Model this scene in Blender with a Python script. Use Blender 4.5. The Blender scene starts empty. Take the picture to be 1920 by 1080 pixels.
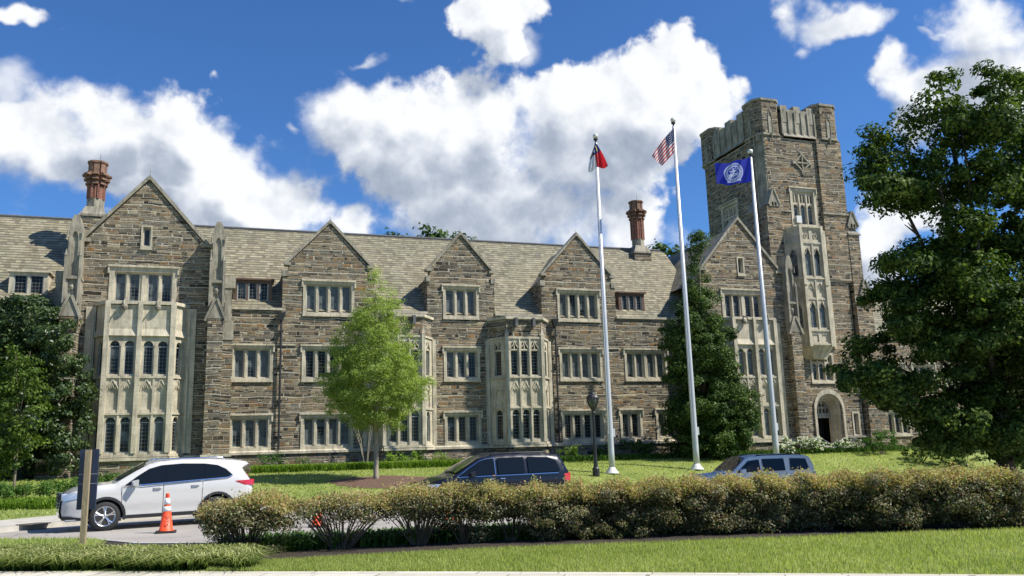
import bpy, math, random
import numpy as np
from mathutils import Vector, Matrix
from mathutils.geometry import tessellate_polygon, delaunay_2d_cdt
random.seed(7); rng = np.random.default_rng(11)
SC = bpy.context.scene; COL = SC.collection
R = math.radians
# ---------------------------------------------------------------- camera
EYE = 1.65
RC = np.array([[0.94774452, 0.03354288, 0.31726203], [-0.31775774, 0.18798181, 0.92935077], [-0.02846639, -0.98159957, 0.18881724]])
FPX = 1570.0
cam = bpy.data.cameras.new("camera"); co = bpy.data.objects.new("camera", cam); COL.objects.link(co)
cam.sensor_width = 36; cam.lens = 36 * FPX / 1920; cam.clip_end = 3000; cam.clip_start = .1
m = Matrix.Identity(4)
for i in range(3):
    m[i][0] = RC[i, 0]; m[i][1] = -RC[i, 1]; m[i][2] = -RC[i, 2]
m[0][3] = 0; m[1][3] = 0; m[2][3] = EYE
co.matrix_world = m
SC.camera = co
# measured points of the photograph turned into world positions
def ray(x, y): return RC @ np.array([x - 960., y - 540., FPX])
def onY(x, y, Y):
    r = ray(x, y); t = Y / r[1]; return Vector((r[0] * t, Y, EYE + r[2] * t))
def atz(x, y, z):
    r = ray(x, y) * z / FPX; return Vector((r[0], r[1], r[2] + EYE))
def hit(x, y):                       # where a line of sight meets the terrain
    r = ray(x, y); r = r / np.linalg.norm(r)
    t = 5.
    while t < 200:
        p = r * t
        if p[2] + EYE <= ground(p[0], p[1]): break
        t += .05
    return Vector((p[0], p[1], ground(p[0], p[1])))
# ---------------------------------------------------------------- sun and view
SUN = Vector((.75, -.47, 1.0)).normalized()
sl = bpy.data.lights.new("sun", 'SUN'); so = bpy.data.objects.new("sun", sl); COL.objects.link(so)
sl.energy = 5.0; sl.angle = R(.5); sl.color = (1, .95, .86)
so.rotation_euler = SUN.to_track_quat('Z', 'Y').to_euler(); so.location = (20, -20, 60)
SC.view_settings.view_transform = 'Standard'; SC.view_settings.look = 'None'
SC.view_settings.exposure = 0.5; SC.view_settings.gamma = 1
SC.cycles.max_bounces = 6; SC.cycles.transparent_max_bounces = 8
try:
    SC.cycles.use_denoising = True
except Exception: pass
# ---------------------------------------------------------------- node helper
class G:
    def __init__(s, nt): s.nt = nt; s.N = nt.nodes; s.L = nt.links
    def put(s, sock, v):
        if isinstance(v, bpy.types.NodeSocket): s.L.new(v, sock)
        elif v is not None:
            try: sock.default_value = v
            except Exception:
                sock.default_value = (v, v, v) if not isinstance(v, (tuple, list)) else tuple(v) + (1,)
    def n(s, t, **k):
        nd = s.N.new(t)
        ins = k.pop('i', {})
        for a, b in k.items(): setattr(nd, a, b)
        for a, b in ins.items(): s.put(nd.inputs[a], b)
        return nd
    def m(s, op, a, b=None, c=None, clamp=False):
        nd = s.n('ShaderNodeMath', operation=op, use_clamp=clamp)
        for k, v in enumerate((a, b, c)):
            if v is not None: s.put(nd.inputs[k], v)
        return nd.outputs[0]
    def v(s, op, a, b=None, out=0, scale=None):
        nd = s.n('ShaderNodeVectorMath', operation=op)
        s.put(nd.inputs[0], a)
        if b is not None: s.put(nd.inputs[1], b)
        if scale is not None: s.put(nd.inputs['Scale'], scale)
        return nd.outputs[out]
    def xyz(s, x, y, z=0.0): return s.n('ShaderNodeCombineXYZ', i={0: x, 1: y, 2: z}).outputs[0]
    def sep(s, v): return s.n('ShaderNodeSeparateXYZ', i={0: v}).outputs
    def noise(s, vec, scale=5, detail=3, rough=.5, out=0, dist=0):
        return s.n('ShaderNodeTexNoise', i={'Vector': vec, 'Scale': scale, 'Detail': detail, 'Roughness': rough, 'Distortion': dist}).outputs[out]
    def ramp(s, f, stops, interp='LINEAR'):
        nd = s.n('ShaderNodeValToRGB', i={0: f}); cr = nd.color_ramp; cr.interpolation = interp
        while len(cr.elements) < len(stops): cr.elements.new(.5)
        for e, (p, c) in zip(cr.elements, stops):
            e.position = p; e.color = tuple(c) + (1,) if len(c) == 3 else c
        return nd.outputs[0]
    def mix(s, f, a, b, mode='MIX'):
        nd = s.n('ShaderNodeMix', data_type='RGBA', blend_type=mode)
        s.put(nd.inputs[0], f); 
        for k, v in ((6, a), (7, b)):
            if isinstance(v, (tuple, list)) and len(v) == 3: v = tuple(v) + (1,)
            s.put(nd.inputs[k], v)
        return nd.outputs[2]
    def rng(s, v, a, b, c=0., d=1., smooth=True):
        nd = s.n('ShaderNodeMapRange', interpolation_type='SMOOTHSTEP' if smooth else 'LINEAR', i={0: v, 1: a, 2: b, 3: c, 4: d})
        return nd.outputs[0]
MATS = {}
def newmat(name):
    mt = bpy.data.materials.new(name); mt.use_nodes = True
    nt = mt.node_tree; g = G(nt); b = nt.nodes['Principled BSDF']; MATS[name] = mt
    g.put(b.inputs['Roughness'], .85)
    return mt, g, b
def bump(g, b, h, strength=.5, dist=.05):
    nd = g.n('ShaderNodeBump', i={'Height': h, 'Strength': strength, 'Distance': dist}); g.L.new(nd.outputs[0], b.inputs['Normal'])
def surf(g):
    ge = g.n('ShaderNodeNewGeometry'); P = ge.outputs['Position']
    T = g.v('NORMALIZE', g.v('CROSS_PRODUCT', ge.outputs['True Normal'], (0, 0, 1)))
    u = g.v('DOT_PRODUCT', P, T, out=1)
    return P, u, g.sep(P)[2], ge
# ---------------------------------------------------------------- world: sky with cumulus
def build_world():
    w = bpy.data.worlds.new("World"); SC.world = w; w.use_nodes = True
    g = G(w.node_tree); bg = w.node_tree.nodes['Background']
    sky = g.n('ShaderNodeTexSky', sky_type='NISHITA', sun_disc=False, sun_elevation=math.asin(SUN.z), sun_rotation=math.atan2(SUN.x, SUN.y), altitude=100, air_density=1.0, dust_density=.35, ozone_density=3.0)
    tc = g.n('ShaderNodeTexCoord'); D = g.v('NORMALIZE', tc.outputs['Generated'])
    x, y, z = g.sep(D)
    az = g.m('ARCTAN2', x, y); el = g.m('ARCSINE', z)
    big = [(640, 215, 95, 90), (760, 250, 130, 85), (900, 235, 130, 85), (1050, 215, 110, 80), (1200, 195, 125, 95), (1300, 195, 85, 70),
           (880, 330, 190, 100), (1060, 300, 150, 95), (1180, 270, 120, 70), (960, 400, 250, 95), (1180, 410, 110, 70), (1290, 430, 60, 60),
           (10, 170, 60, 60), (50, 260, 120, 75), (215, 235, 85, 65), (170, 310, 160, 75), (330, 235, 80, 65), (300, 350, 220, 85), (450, 340, 90, 60),
           (560, 380, 110, 65), (650, 410, 65, 50), (430, 420, 220, 60), (950, 45, 85, 60), (1000, 105, 50, 26), (740, 5, 60, 18), (30, 0, 75, 18),
           (1560, 25, 120, 45), (1500, 75, 40, 25), (1860, 50, 75, 95), (1700, 125, 60, 48), (1780, 160, 110, 55), (1880, 150, 80, 70), (1730, 225, 55, 40),
           (1650, 420, 70, 60), (1720, 400, 90, 60), (540, 262, 22, 18), (395, 160, 20, 14), (700, 90, 55, 18), (1790, 50, 26, 14), (1640, 500, 60, 60)]
    P2 = g.xyz(az, el, 0)
    wob = g.v('SCALE', g.v('SUBTRACT', g.noise(D, 9, 4, .55, out=1), (.5, .5, .5)), scale=.13)
    P2w = g.v('ADD', P2, wob)
    cur = None; cur2 = None; curw = None; P2s = g.v('ADD', P2w, (.022, .055, 0))
    for (px, py, rx, ry) in big:
        r0 = ray(px, py); a0 = math.atan2(r0[0], r0[1]); n0 = np.linalg.norm(r0); e0 = math.asin(r0[2] / n0)
        sx = rx / n0 / math.cos(e0); sy = ry / n0
        d = g.v('LENGTH', g.v('MULTIPLY', g.v('SUBTRACT', P2w, (a0, e0, 0)), (1 / sx, 1 / sy, 0)), out=1)
        k = g.m('SUBTRACT', 1.0, d)
        if rx < 62 and not (px > 1600 and rx > 38): curw = k if curw is None else g.m('MAXIMUM', curw, k); continue
        if True:
            k2 = g.m('SUBTRACT', 1.0, g.v('LENGTH', g.v('MULTIPLY', g.v('SUBTRACT', P2s, (a0, e0, 0)), (1 / sx, 1 / sy, 0)), out=1)); cur2 = k2 if cur2 is None else g.m('SMOOTH_MAX', cur2, k2, .2)
        cur = k if cur is None else g.m('SMOOTH_MAX', cur, k, .35)
    # cloud bands elsewhere in the sky (behind and beside the view)
    other = g.m('MULTIPLY', g.m('GREATER_THAN', g.m('ABSOLUTE', g.m('SUBTRACT', az, .32)), .85), g.rng(g.noise(D, 2.2, 3, .5), .58, .72, -1., .5))
    inner = g.m('LESS_THAN', g.m('ABSOLUTE', g.m('SUBTRACT', az, .32)), .85)
    base = g.m('ADD', g.m('MULTIPLY', cur, inner), other)
    f1 = g.noise(D, 8, 9, .58); f2 = g.noise(D, 40, 5, .55)
    billow = g.m('ABSOLUTE', g.m('SUBTRACT', g.noise(D, 16, 5, .5), .5))
    nn = g.m('ADD', g.m('MULTIPLY', g.m('SUBTRACT', f1, .5), 2.6), g.m('MULTIPLY', g.m('SUBTRACT', f2, .5), .45))
    dens = g.m('ADD', g.m('ADD', base, .08), g.m('SUBTRACT', nn, g.m('MULTIPLY', billow, -.6)))
    alpha = g.rng(dens, .0, g.rng(g.noise(D, 3, 2), .4, .6, .3, .75))
    # shade: offset sample toward the sun darkens what has cloud above it
    f1b = g.noise(g.v('ADD', D, (.012, -.006, .02)), 8, 9, .58)
    rel = g.m('MULTIPLY', g.m('SUBTRACT', f1, f1b), 2.2)
    thick = g.rng(g.m('ADD', cur2, g.m('MULTIPLY', g.m('SUBTRACT', g.noise(D, 5, 4, .5), .5), 1.5)), -.05, .72)
    lit = g.m('ADD', g.m('SUBTRACT', 1.0, g.m('MULTIPLY', thick, .72)), rel, clamp=True)
    aw = g.m('MULTIPLY', g.rng(g.m('ADD', curw, g.m('MULTIPLY', g.m('SUBTRACT', f1, .5), 3.0)), .05, 1.1), .75)
    alpha = g.m('MAXIMUM', alpha, g.m('MULTIPLY', aw, inner))
    ccol = g.ramp(lit, [(0, (.24, .28, .35)), (.3, (.34, .38, .45)), (.65, (.53, .56, .61)), (1, (.73, .74, .75))])
    skyc = g.v('MULTIPLY', g.v('SCALE', sky.outputs[0], scale=.074), (.56, .95, 1.42))
    col = g.mix(g.m('MULTIPLY', alpha, .96), skyc, ccol)
    g.put(bg.inputs[0], col); bg.inputs[1].default_value = 1.0
    return w
build_world()
# ---------------------------------------------------------------- materials
def stone_mat(name, tint=(1, 1, 1), course=.125):
    mt, g, b = newmat(name); P, u, z, ge = surf(g)
    zz = g.m('ADD', z, g.m('MULTIPLY', g.noise(P, .8, 2), .22))
    r = g.m('DIVIDE', zz, course)
    r = g.m('ADD', r, g.m('MULTIPLY', g.m('SINE', g.m('MULTIPLY', r, 1.9)), .33))
    row = g.m('FLOOR', r); fr = g.m('FRACT', r)
    rr = g.n('ShaderNodeTexWhiteNoise', noise_dimensions='1D', i={'W': row}).outputs[0]
    wd = g.m('ADD', .24, g.m('MULTIPLY', rr, .36))
    uu = g.m('ADD', g.m('DIVIDE', u, wd), g.m('MULTIPLY', rr, 57.))
    uu = g.m('ADD', uu, g.m('MULTIPLY', g.m('SINE', g.m('MULTIPLY', uu, 2.3)), .33))
    ce = g.m('FLOOR', uu); fc = g.m('FRACT', uu)
    w1 = g.n('ShaderNodeTexWhiteNoise', noise_dimensions='2D', i={'Vector': g.xyz(ce, row)}).outputs[1]
    s1 = g.sep(w1)
    sp = g.m('GREATER_THAN', s1[1], .55)
    f2 = g.m('FRACT', g.m('MULTIPLY', fr, 2.0)); h2 = g.m('FLOOR', g.m('MULTIPLY', fr, 2.0))
    frr = g.m('ADD', g.m('MULTIPLY', fr, g.m('SUBTRACT', 1., sp)), g.m('MULTIPLY', f2, sp))
    hgt = g.m('SUBTRACT', course, g.m('MULTIPLY', sp, course * .5))
    id2 = g.n('ShaderNodeTexWhiteNoise', noise_dimensions='3D', i={'Vector': g.xyz(ce, row, g.m('MULTIPLY', h2, sp))}).outputs
    du = g.m('MULTIPLY', g.m('MINIMUM', fc, g.m('SUBTRACT', 1., fc)), wd)
    dz = g.m('MULTIPLY', g.m('MINIMUM', frr, g.m('SUBTRACT', 1., frr)), hgt)
    d = g.m('ADD', g.m('MINIMUM', du, dz), g.m('MULTIPLY', g.m('SUBTRACT', g.noise(P, 14, 2), .5), .022))
    mask = g.rng(d, .004, .021)
    c = g.ramp(id2[0], [(0, (.028, .026, .024)), (.18, (.06, .053, .044)), (.32, (.115, .10, .078)), (.44, (.09, .09, .084)), (.57, (.17, .135, .085)),
                        (.66, (.20, .125, .062)), (.72, (.08, .085, .088)), (.84, (.20, .175, .13)), (.93, (.30, .27, .21)), (1, (.13, .085, .055))], 'LINEAR')
    c = g.mix(.55, c, g.ramp(g.noise(P, 9, 4, .6), [(.3, (.25, .23, .2)), (.7, (1.25, 1.2, 1.1))]), 'MULTIPLY')
    big = g.ramp(g.noise(P, .35, 3), [(.35, (.85, .86, .88)), (.65, (1.12, 1.05, .95))])
    c = g.mix(1., c, big, 'MULTIPLY')
    strk = g.ramp(g.noise(g.xyz(g.m('MULTIPLY', u, 1.6), g.m('MULTIPLY', z, .22), 3.), 1.3, 4, .55), [(.38, (.68, .69, .72)), (.56, (1.06, 1.04, 1.0))]); c = g.mix(.8, c, strk, 'MULTIPLY')
    mort = g.mix(g.noise(P, 3, 2), (.46, .425, .33), (.28, .26, .205))
    col = g.mix(mask, mort, g.mix(1., c, tuple(tint), 'MULTIPLY'))
    g.put(b.inputs['Base Color'], col); g.put(b.inputs['Roughness'], .92); g.put(b.inputs['Specular IOR Level'], .25)
    hh = g.m('ADD', g.m('MULTIPLY', mask, g.m('ADD', .35, g.m('MULTIPLY', g.sep(id2[1])[2], .9))), g.m('MULTIPLY', g.noise(P, 16, 3, .6), .35))
    bump(g, b, hh, .85, .045)
    return mt
STONE = stone_mat('rubble_stone', (1.36, 1.31, 1.19)); STONE_T = stone_mat('tower_stone', (1.46, 1.34, 1.18), .135)
def lime_mat(name, base=(.50, .455, .345), dark=(.27, .25, .195)):
    mt, g, b = newmat(name); P, u, z, ge = surf(g)
    st = g.noise(g.xyz(g.m('MULTIPLY', u, 3.5), g.m('MULTIPLY', z, .55), 0), 1.6, 5, .6)
    n1 = g.noise(P, 1.3, 5, .6)
    f = g.rng(g.m('ADD', g.m('MULTIPLY', st, .6), g.m('MULTIPLY', n1, .55)), .42, .74)
    c = g.mix(f, dark, base)
    c = g.mix(.35, c, g.ramp(g.noise(P, 12, 4, .6), [(.3, (.6, .6, .6)), (.7, (1.15, 1.15, 1.12))]), 'MULTIPLY')
    jz = g.m('FRACT', g.m('DIVIDE', z, .46)); jl = g.m('LESS_THAN', jz, .035)
    sk = g.noise(g.xyz(g.m('MULTIPLY', u, 6.), g.m('MULTIPLY', z, .5), 9.), 1.2, 4, .6); c = g.mix(g.rng(sk, .56, .74, 0., .55), c, (.10, .095, .075))
    c = g.mix(g.m('MULTIPLY', jl, .45), c, (.16, .14, .1))
    g.put(b.inputs['Base Color'], c); g.put(b.inputs['Roughness'], .85)
    bump(g, b, g.noise(P, 18, 4, .6), .35, .02)
    return mt
LIME = lime_mat('limestone', (.60, .535, .395), (.34, .305, .225)); LIME_W = lime_mat('weathered_limestone', (.38, .345, .26), (.165, .15, .115))
def slate_mat():
    mt, g, b = newmat('slate_roof'); P, u, z, ge = surf(g)
    r = g.m('DIVIDE', g.m('ADD', z, g.m('MULTIPLY', g.noise(P, .6, 2), .07)), .17); row = g.m('FLOOR', r); fr = g.m('FRACT', r)
    rr = g.n('ShaderNodeTexWhiteNoise', noise_dimensions='1D', i={'W': row}).outputs[0]
    uu = g.m('ADD', g.m('DIVIDE', u, .27), g.m('MULTIPLY', rr, 31.)); uu = g.m('ADD', uu, g.m('MULTIPLY', g.m('SINE', g.m('MULTIPLY', uu, 1.7)), .3))
    ce = g.m('FLOOR', uu); fc = g.m('FRACT', uu)
    w1 = g.n('ShaderNodeTexWhiteNoise', noise_dimensions='2D', i={'Vector': g.xyz(ce, row)}).outputs
    c = g.ramp(w1[0], [(0, (.15, .13, .09)), (.3, (.215, .19, .125)), (.55, (.25, .225, .15)), (.8, (.31, .28, .195)), (1, (.175, .16, .12))])
    c = g.mix(.6, c, g.ramp(g.noise(P, 5, 4, .6), [(.3, (.6, .6, .58)), (.7, (1.2, 1.2, 1.15))]), 'MULTIPLY')
    c = g.mix(.7, c, g.ramp(g.noise(P, .4, 3), [(.35, (.82, .86, .8)), (.65, (1.12, 1.08, 1.02))]), 'MULTIPLY')
    edge = g.m('MAXIMUM', g.m('LESS_THAN', fr, .24), g.m('MULTIPLY', g.m('LESS_THAN', fc, .05), .4))
    c = g.mix(g.m('MULTIPLY', edge, .85), c, (.035, .034, .028))
    g.put(b.inputs['Base Color'], c); g.put(b.inputs['Roughness'], .8)
    bump(g, b, g.m('ADD', g.m('SUBTRACT', 1., fr), g.m('MULTIPLY', w1[0], .5)), .8, .03)
    return mt
SLATE = slate_mat()
def glass_mat(name='leaded_glass', grid=.15, base=(.006, .008, .009), blind_refl=.62, lead=(.11, .115, .105)):
    mt, g, b = newmat(name); P, u, z, ge = surf(g)
    oi = g.n('ShaderNodeObjectInfo').outputs['Random']
    gu = g.m('ABSOLUTE', g.m('SUBTRACT', g.m('FRACT', g.m('DIVIDE', u, grid)), .5)); gz = g.m('ABSOLUTE', g.m('SUBTRACT', g.m('FRACT', g.m('DIVIDE', z, grid * 1.15)), .5))
    line = g.m('GREATER_THAN', g.m('MAXIMUM', gu, gz), .43)
    cell = g.n('ShaderNodeTexWhiteNoise', noise_dimensions='3D', i={'Vector': g.xyz(g.m('FLOOR', g.m('ADD', g.m('DIVIDE', u, grid), .0)), g.m('FLOOR', g.m('DIVIDE', z, grid * 1.15)), oi)}).outputs
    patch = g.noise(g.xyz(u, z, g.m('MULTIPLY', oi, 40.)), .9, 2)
    bl = g.m('MULTIPLY', g.rng(g.m('ADD', patch, g.m('MULTIPLY', g.m('SUBTRACT', oi, .5), .5)), .46, .56), blind_refl)  # pale patches: blinds and sky reflections painted into the glass colour, varied per window
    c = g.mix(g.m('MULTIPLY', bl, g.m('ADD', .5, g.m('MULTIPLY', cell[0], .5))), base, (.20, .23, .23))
    c = g.mix(line, c, lead)
    g.put(b.inputs['Base Color'], c); g.put(b.inputs['Roughness'], g.m('ADD', .06, g.m('MULTIPLY', line, .5))); g.put(b.inputs['Specular IOR Level'], .22)
    tn = g.v('NORMALIZE', g.v('ADD', ge.outputs['Normal'], g.v('SCALE', g.v('SUBTRACT', cell[1], (.5, .5, .5)), scale=.05)))
    g.L.new(tn, b.inputs['Normal'])
    return mt
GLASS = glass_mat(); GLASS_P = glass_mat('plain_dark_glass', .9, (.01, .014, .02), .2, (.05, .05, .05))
def plain(name, col, rough=.6, metal=0, spec=.5, var=0., coat=0, scale=6):
    mt, g, b = newmat(name)
    if var:
        tc = g.n('ShaderNodeTexCoord').outputs['Object']
        f = g.noise(tc, scale, 4, .6)
        c = g.mix(1., tuple(col), g.ramp(f, [(.3, (1 - var,) * 3), (.7, (1 + var,) * 3)]), 'MULTIPLY'); g.put(b.inputs['Base Color'], c)
    else: b.inputs['Base Color'].default_value = tuple(col) + (1,)
    b.inputs['Roughness'].default_value = rough; b.inputs['Metallic'].default_value = metal; b.inputs['Specular IOR Level'].default_value = spec
    b.inputs['Coat Weight'].default_value = coat
    b.inputs['Coat Roughness'].default_value = .03
    return mt
WOOD = plain('dark_wood', (.10, .06, .04), .7, var=.3); IRON = plain('black_iron', (.02, .02, .022), .45, var=.2); LEADF = plain('pale_casement', (.34, .36, .34), .6)
LEAD = plain('lead_flashing', (.10, .10, .10), .6, var=.2); DARK = plain('dark_interior', (.006, .006, .006), .9)
def brick_mat():
    mt, g, b = newmat('red_brick'); P, u, z, ge = surf(g)
    br = g.n('ShaderNodeTexBrick', i={'Vector': g.xyz(u, z, 0), 'Color1': (.36, .12, .065, 1), 'Color2': (.19, .065, .04, 1), 'Mortar': (.16, .12, .09, 1), 'Scale': 1., 'Mortar Size': .012, 'Brick Width': .22, 'Row Height': .075})
    c = g.mix(.5, br.outputs[0], g.ramp(g.noise(P, 4, 4), [(.3, (.6, .6, .6)), (.7, (1.25, 1.2, 1.15))]), 'MULTIPLY')
    g.put(b.inputs['Base Color'], c); return mt
BRICK = brick_mat(); CROWN_B = plain('sooty_brick', (.20, .115, .075), .85, var=.35, scale=3)
def leaf_mat(name, cols, trans=.35, rough=.6, spec=.12, tip=0):
    mt, g, b = newmat(name)
    ge = g.n('ShaderNodeNewGeometry'); ri = ge.outputs['Random Per Island']
    P = ge.outputs['Position']
    f = g.m('ADD', g.m('MULTIPLY', ri, .7), g.m('MULTIPLY', g.noise(P, .7, 3), .9)); f = g.m('SUBTRACT', f, .3, clamp=True)
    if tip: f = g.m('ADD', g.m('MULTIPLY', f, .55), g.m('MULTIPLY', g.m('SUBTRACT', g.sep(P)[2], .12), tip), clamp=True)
    n = len(cols)
    c = g.ramp(f, [(k / (n - 1), cc) for k, cc in enumerate(cols)])
    g.put(b.inputs['Base Color'], c); b.inputs['Roughness'].default_value = rough; b.inputs['Specular IOR Level'].default_value = spec
    tr = g.n('ShaderNodeBsdfTranslucent', i={0: g.mix(1., c, (1.5, 1.6, .7), 'MULTIPLY')})
    mx = g.n('ShaderNodeMixShader', i={0: trans, 1: b.outputs[0], 2: tr.outputs[0]})
    out = mt.node_tree.nodes['Material Output']; g.L.new(mx.outputs[0], out.inputs[0])
    return mt
L_ASH = leaf_mat('light_green_leaves', [(.12, .18, .035), (.21, .28, .06), (.30, .38, .10), (.40, .46, .15)], .4)
L_MAPLE = leaf_mat('maple_leaves', [(.014, .032, .006), (.03, .06, .012), (.075, .125, .022), (.22, .28, .06)], .3)
L_HOLLY = leaf_mat('holly_leaves', [(.018, .042, .010), (.035, .075, .016), (.08, .13, .028), (.19, .26, .065)], .15, .5)
L_MAG = leaf_mat('magnolia_leaves', [(.012, .03, .008), (.025, .052, .014), (.055, .09, .022), (.11, .15, .045)], .12, .42, .4)
L_LITE = leaf_mat('fresh_leaves', [(.07, .13, .02), (.12, .20, .03), (.17, .26, .045), (.2, .3, .06)], .35)
L_SHRUB = leaf_mat('green_shrub_leaves', [(.03, .07, .015), (.05, .11, .02), (.08, .16, .03), (.12, .2, .05)], .3)
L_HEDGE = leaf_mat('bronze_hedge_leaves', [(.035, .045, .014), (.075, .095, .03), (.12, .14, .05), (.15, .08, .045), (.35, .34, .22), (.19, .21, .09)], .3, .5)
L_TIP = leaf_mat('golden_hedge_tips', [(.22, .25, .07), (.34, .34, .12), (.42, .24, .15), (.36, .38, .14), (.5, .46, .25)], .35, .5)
L_GRASS = leaf_mat('grass_blades', [(.20, .25, .06), (.27, .32, .085), (.35, .39, .12), (.47, .47, .22)], .4)
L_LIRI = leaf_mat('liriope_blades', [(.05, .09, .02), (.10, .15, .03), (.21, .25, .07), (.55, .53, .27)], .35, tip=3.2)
L_LIRIG = leaf_mat('green_border_blades', [(.10, .17, .02), (.16, .26, .03), (.22, .33, .05), (.3, .38, .09)], .35)
L_SAP = leaf_mat('sapling_leaves', [(.035, .065, .012), (.065, .11, .02), (.11, .165, .03), (.18, .24, .06)], .3)
L_WHITE = leaf_mat('white_petals', [(.6, .6, .52), (.75, .75, .7)], .3)
def bark(name, a, b2):
    mt, g, b = newmat(name); tc = g.n('ShaderNodeTexCoord').outputs['Object']
    f = g.noise(g.v('MULTIPLY', tc, (6, 6, 1.5)), 4, 5, .6); g.put(b.inputs['Base Color'], g.mix(f, a, b2)); bump(g, b, f, .6, .02); return mt
BARK = bark('bark', (.09, .07, .05), (.22, .19, .14)); BARK_L = bark('pale_bark', (.2, .17, .12), (.38, .34, .26)); TWIG = bark('twig_bark', (.07, .05, .035), (.2, .15, .1))
def ground_mats():
    mt, g, b = newmat('lawn'); P = g.n('ShaderNodeNewGeometry').outputs['Position']
    f = g.m('ADD', g.m('MULTIPLY', g.noise(P, .45, 5, .6), .75), g.m('MULTIPLY', g.noise(P, 22, 4, .7), .25))
    g.put(b.inputs['Base Color'], g.ramp(f, [(.3, (.14, .19, .035)), (.5, (.21, .26, .055)), (.68, (.30, .33, .09))])); bump(g, b, g.noise(P, 45, 3, .7), .7, .03)
    mt, g, b = newmat('soil'); P = g.n('ShaderNodeNewGeometry').outputs['Position']
    g.put(b.inputs['Base Color'], g.ramp(g.noise(P, 9, 6, .7), [(.3, (.02, .015, .010)), (.7, (.055, .038, .025))])); bump(g, b, g.noise(P, 25, 4, .7), .8, .04)
    mt, g, b = newmat('bark_mulch'); P = g.n('ShaderNodeNewGeometry').outputs['Position']
    g.put(b.inputs['Base Color'], g.ramp(g.noise(P, 14, 6, .75), [(.3, (.05, .028, .018)), (.55, (.15, .085, .055)), (.75, (.30, .19, .13))])); bump(g, b, g.noise(P, 25, 4, .7), .9, .05)
    mt, g, b = newmat('road_surface'); P = g.n('ShaderNodeNewGeometry').outputs['Position']
    f = g.m('ADD', g.m('MULTIPLY', g.noise(P, .6, 4), .6), g.m('MULTIPLY', g.noise(P, 60, 3, .7), .4))
    c = g.ramp(f, [(.35, (.27, .245, .215)), (.6, (.37, .34, .30))])
    cr = g.n('ShaderNodeTexVoronoi', feature='DISTANCE_TO_EDGE', i={'Vector': g.v('ADD', P, g.v('SCALE', g.noise(P, 2, 3, out=1), scale=.6)), 'Scale': .28}).outputs[0]
    c = g.mix(g.m('MULTIPLY', g.m('LESS_THAN', cr, .006), .6), c, (.09, .08, .07))
    g.put(b.inputs['Base Color'], c); bump(g, b, g.noise(P, 90, 3, .7), .3, .01)
    mt, g, b = newmat('concrete'); P = g.n('ShaderNodeNewGeometry').outputs['Position']
    g.put(b.inputs['Base Color'], g.ramp(g.noise(P, 3, 6, .65), [(.3, (.36, .34, .29)), (.7, (.50, .47, .41))])); bump(g, b, g.noise(P, 50, 3, .7), .25, .01)
    mt, g, b = newmat('flagstone_paving'); P = g.n('ShaderNodeNewGeometry').outputs['Position']
    ang = -.54; q = g.sep(P); uu = g.m('ADD', g.m('MULTIPLY', q[0], math.cos(ang)), g.m('MULTIPLY', q[1], math.sin(ang))); vv = g.m('SUBTRACT', g.m('MULTIPLY', q[1], math.cos(ang)), g.m('MULTIPLY', q[0], math.sin(ang)))
    vv = g.m('SUBTRACT', vv, PAVE_V)
    r = g.m('DIVIDE', vv, .62); row = g.m('FLOOR', r); rr = g.n('ShaderNodeTexWhiteNoise', noise_dimensions='1D', i={'W': row}).outputs[0]
    cu = g.m('ADD', g.m('DIVIDE', uu, g.m('ADD', .75, g.m('MULTIPLY', rr, .5))), g.m('MULTIPLY', rr, 9.)); cu = g.m('ADD', cu, g.m('MULTIPLY', g.m('SINE', g.m('MULTIPLY', cu, 2.2)), .3))
    w1 = g.n('ShaderNodeTexWhiteNoise', noise_dimensions='2D', i={'Vector': g.xyz(g.m('FLOOR', cu), row)}).outputs
    c = g.mix(w1[0], (.50, .46, .37), (.60, .56, .47)); c = g.mix(.5, c, g.ramp(g.noise(P, 4, 5, .65), [(.3, (.8, .79, .77)), (.7, (1.12, 1.12, 1.1))]), 'MULTIPLY')
    fu = g.m('FRACT', cu); fv = g.m('FRACT', r)
    jl = g.m('MAXIMUM', g.m('LESS_THAN', g.m('MINIMUM', fu, g.m('SUBTRACT', 1., fu)), .012), g.m('LESS_THAN', g.m('MINIMUM', fv, g.m('SUBTRACT', 1., fv)), .014))
    g.put(b.inputs['Base Color'], g.mix(g.m('MULTIPLY', jl, .75), c, (.16, .13, .09))); bump(g, b, g.m('SUBTRACT', g.noise(P, 20, 4), jl), .4, .01)
PAVE_V = 0.
ground_mats()
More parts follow.
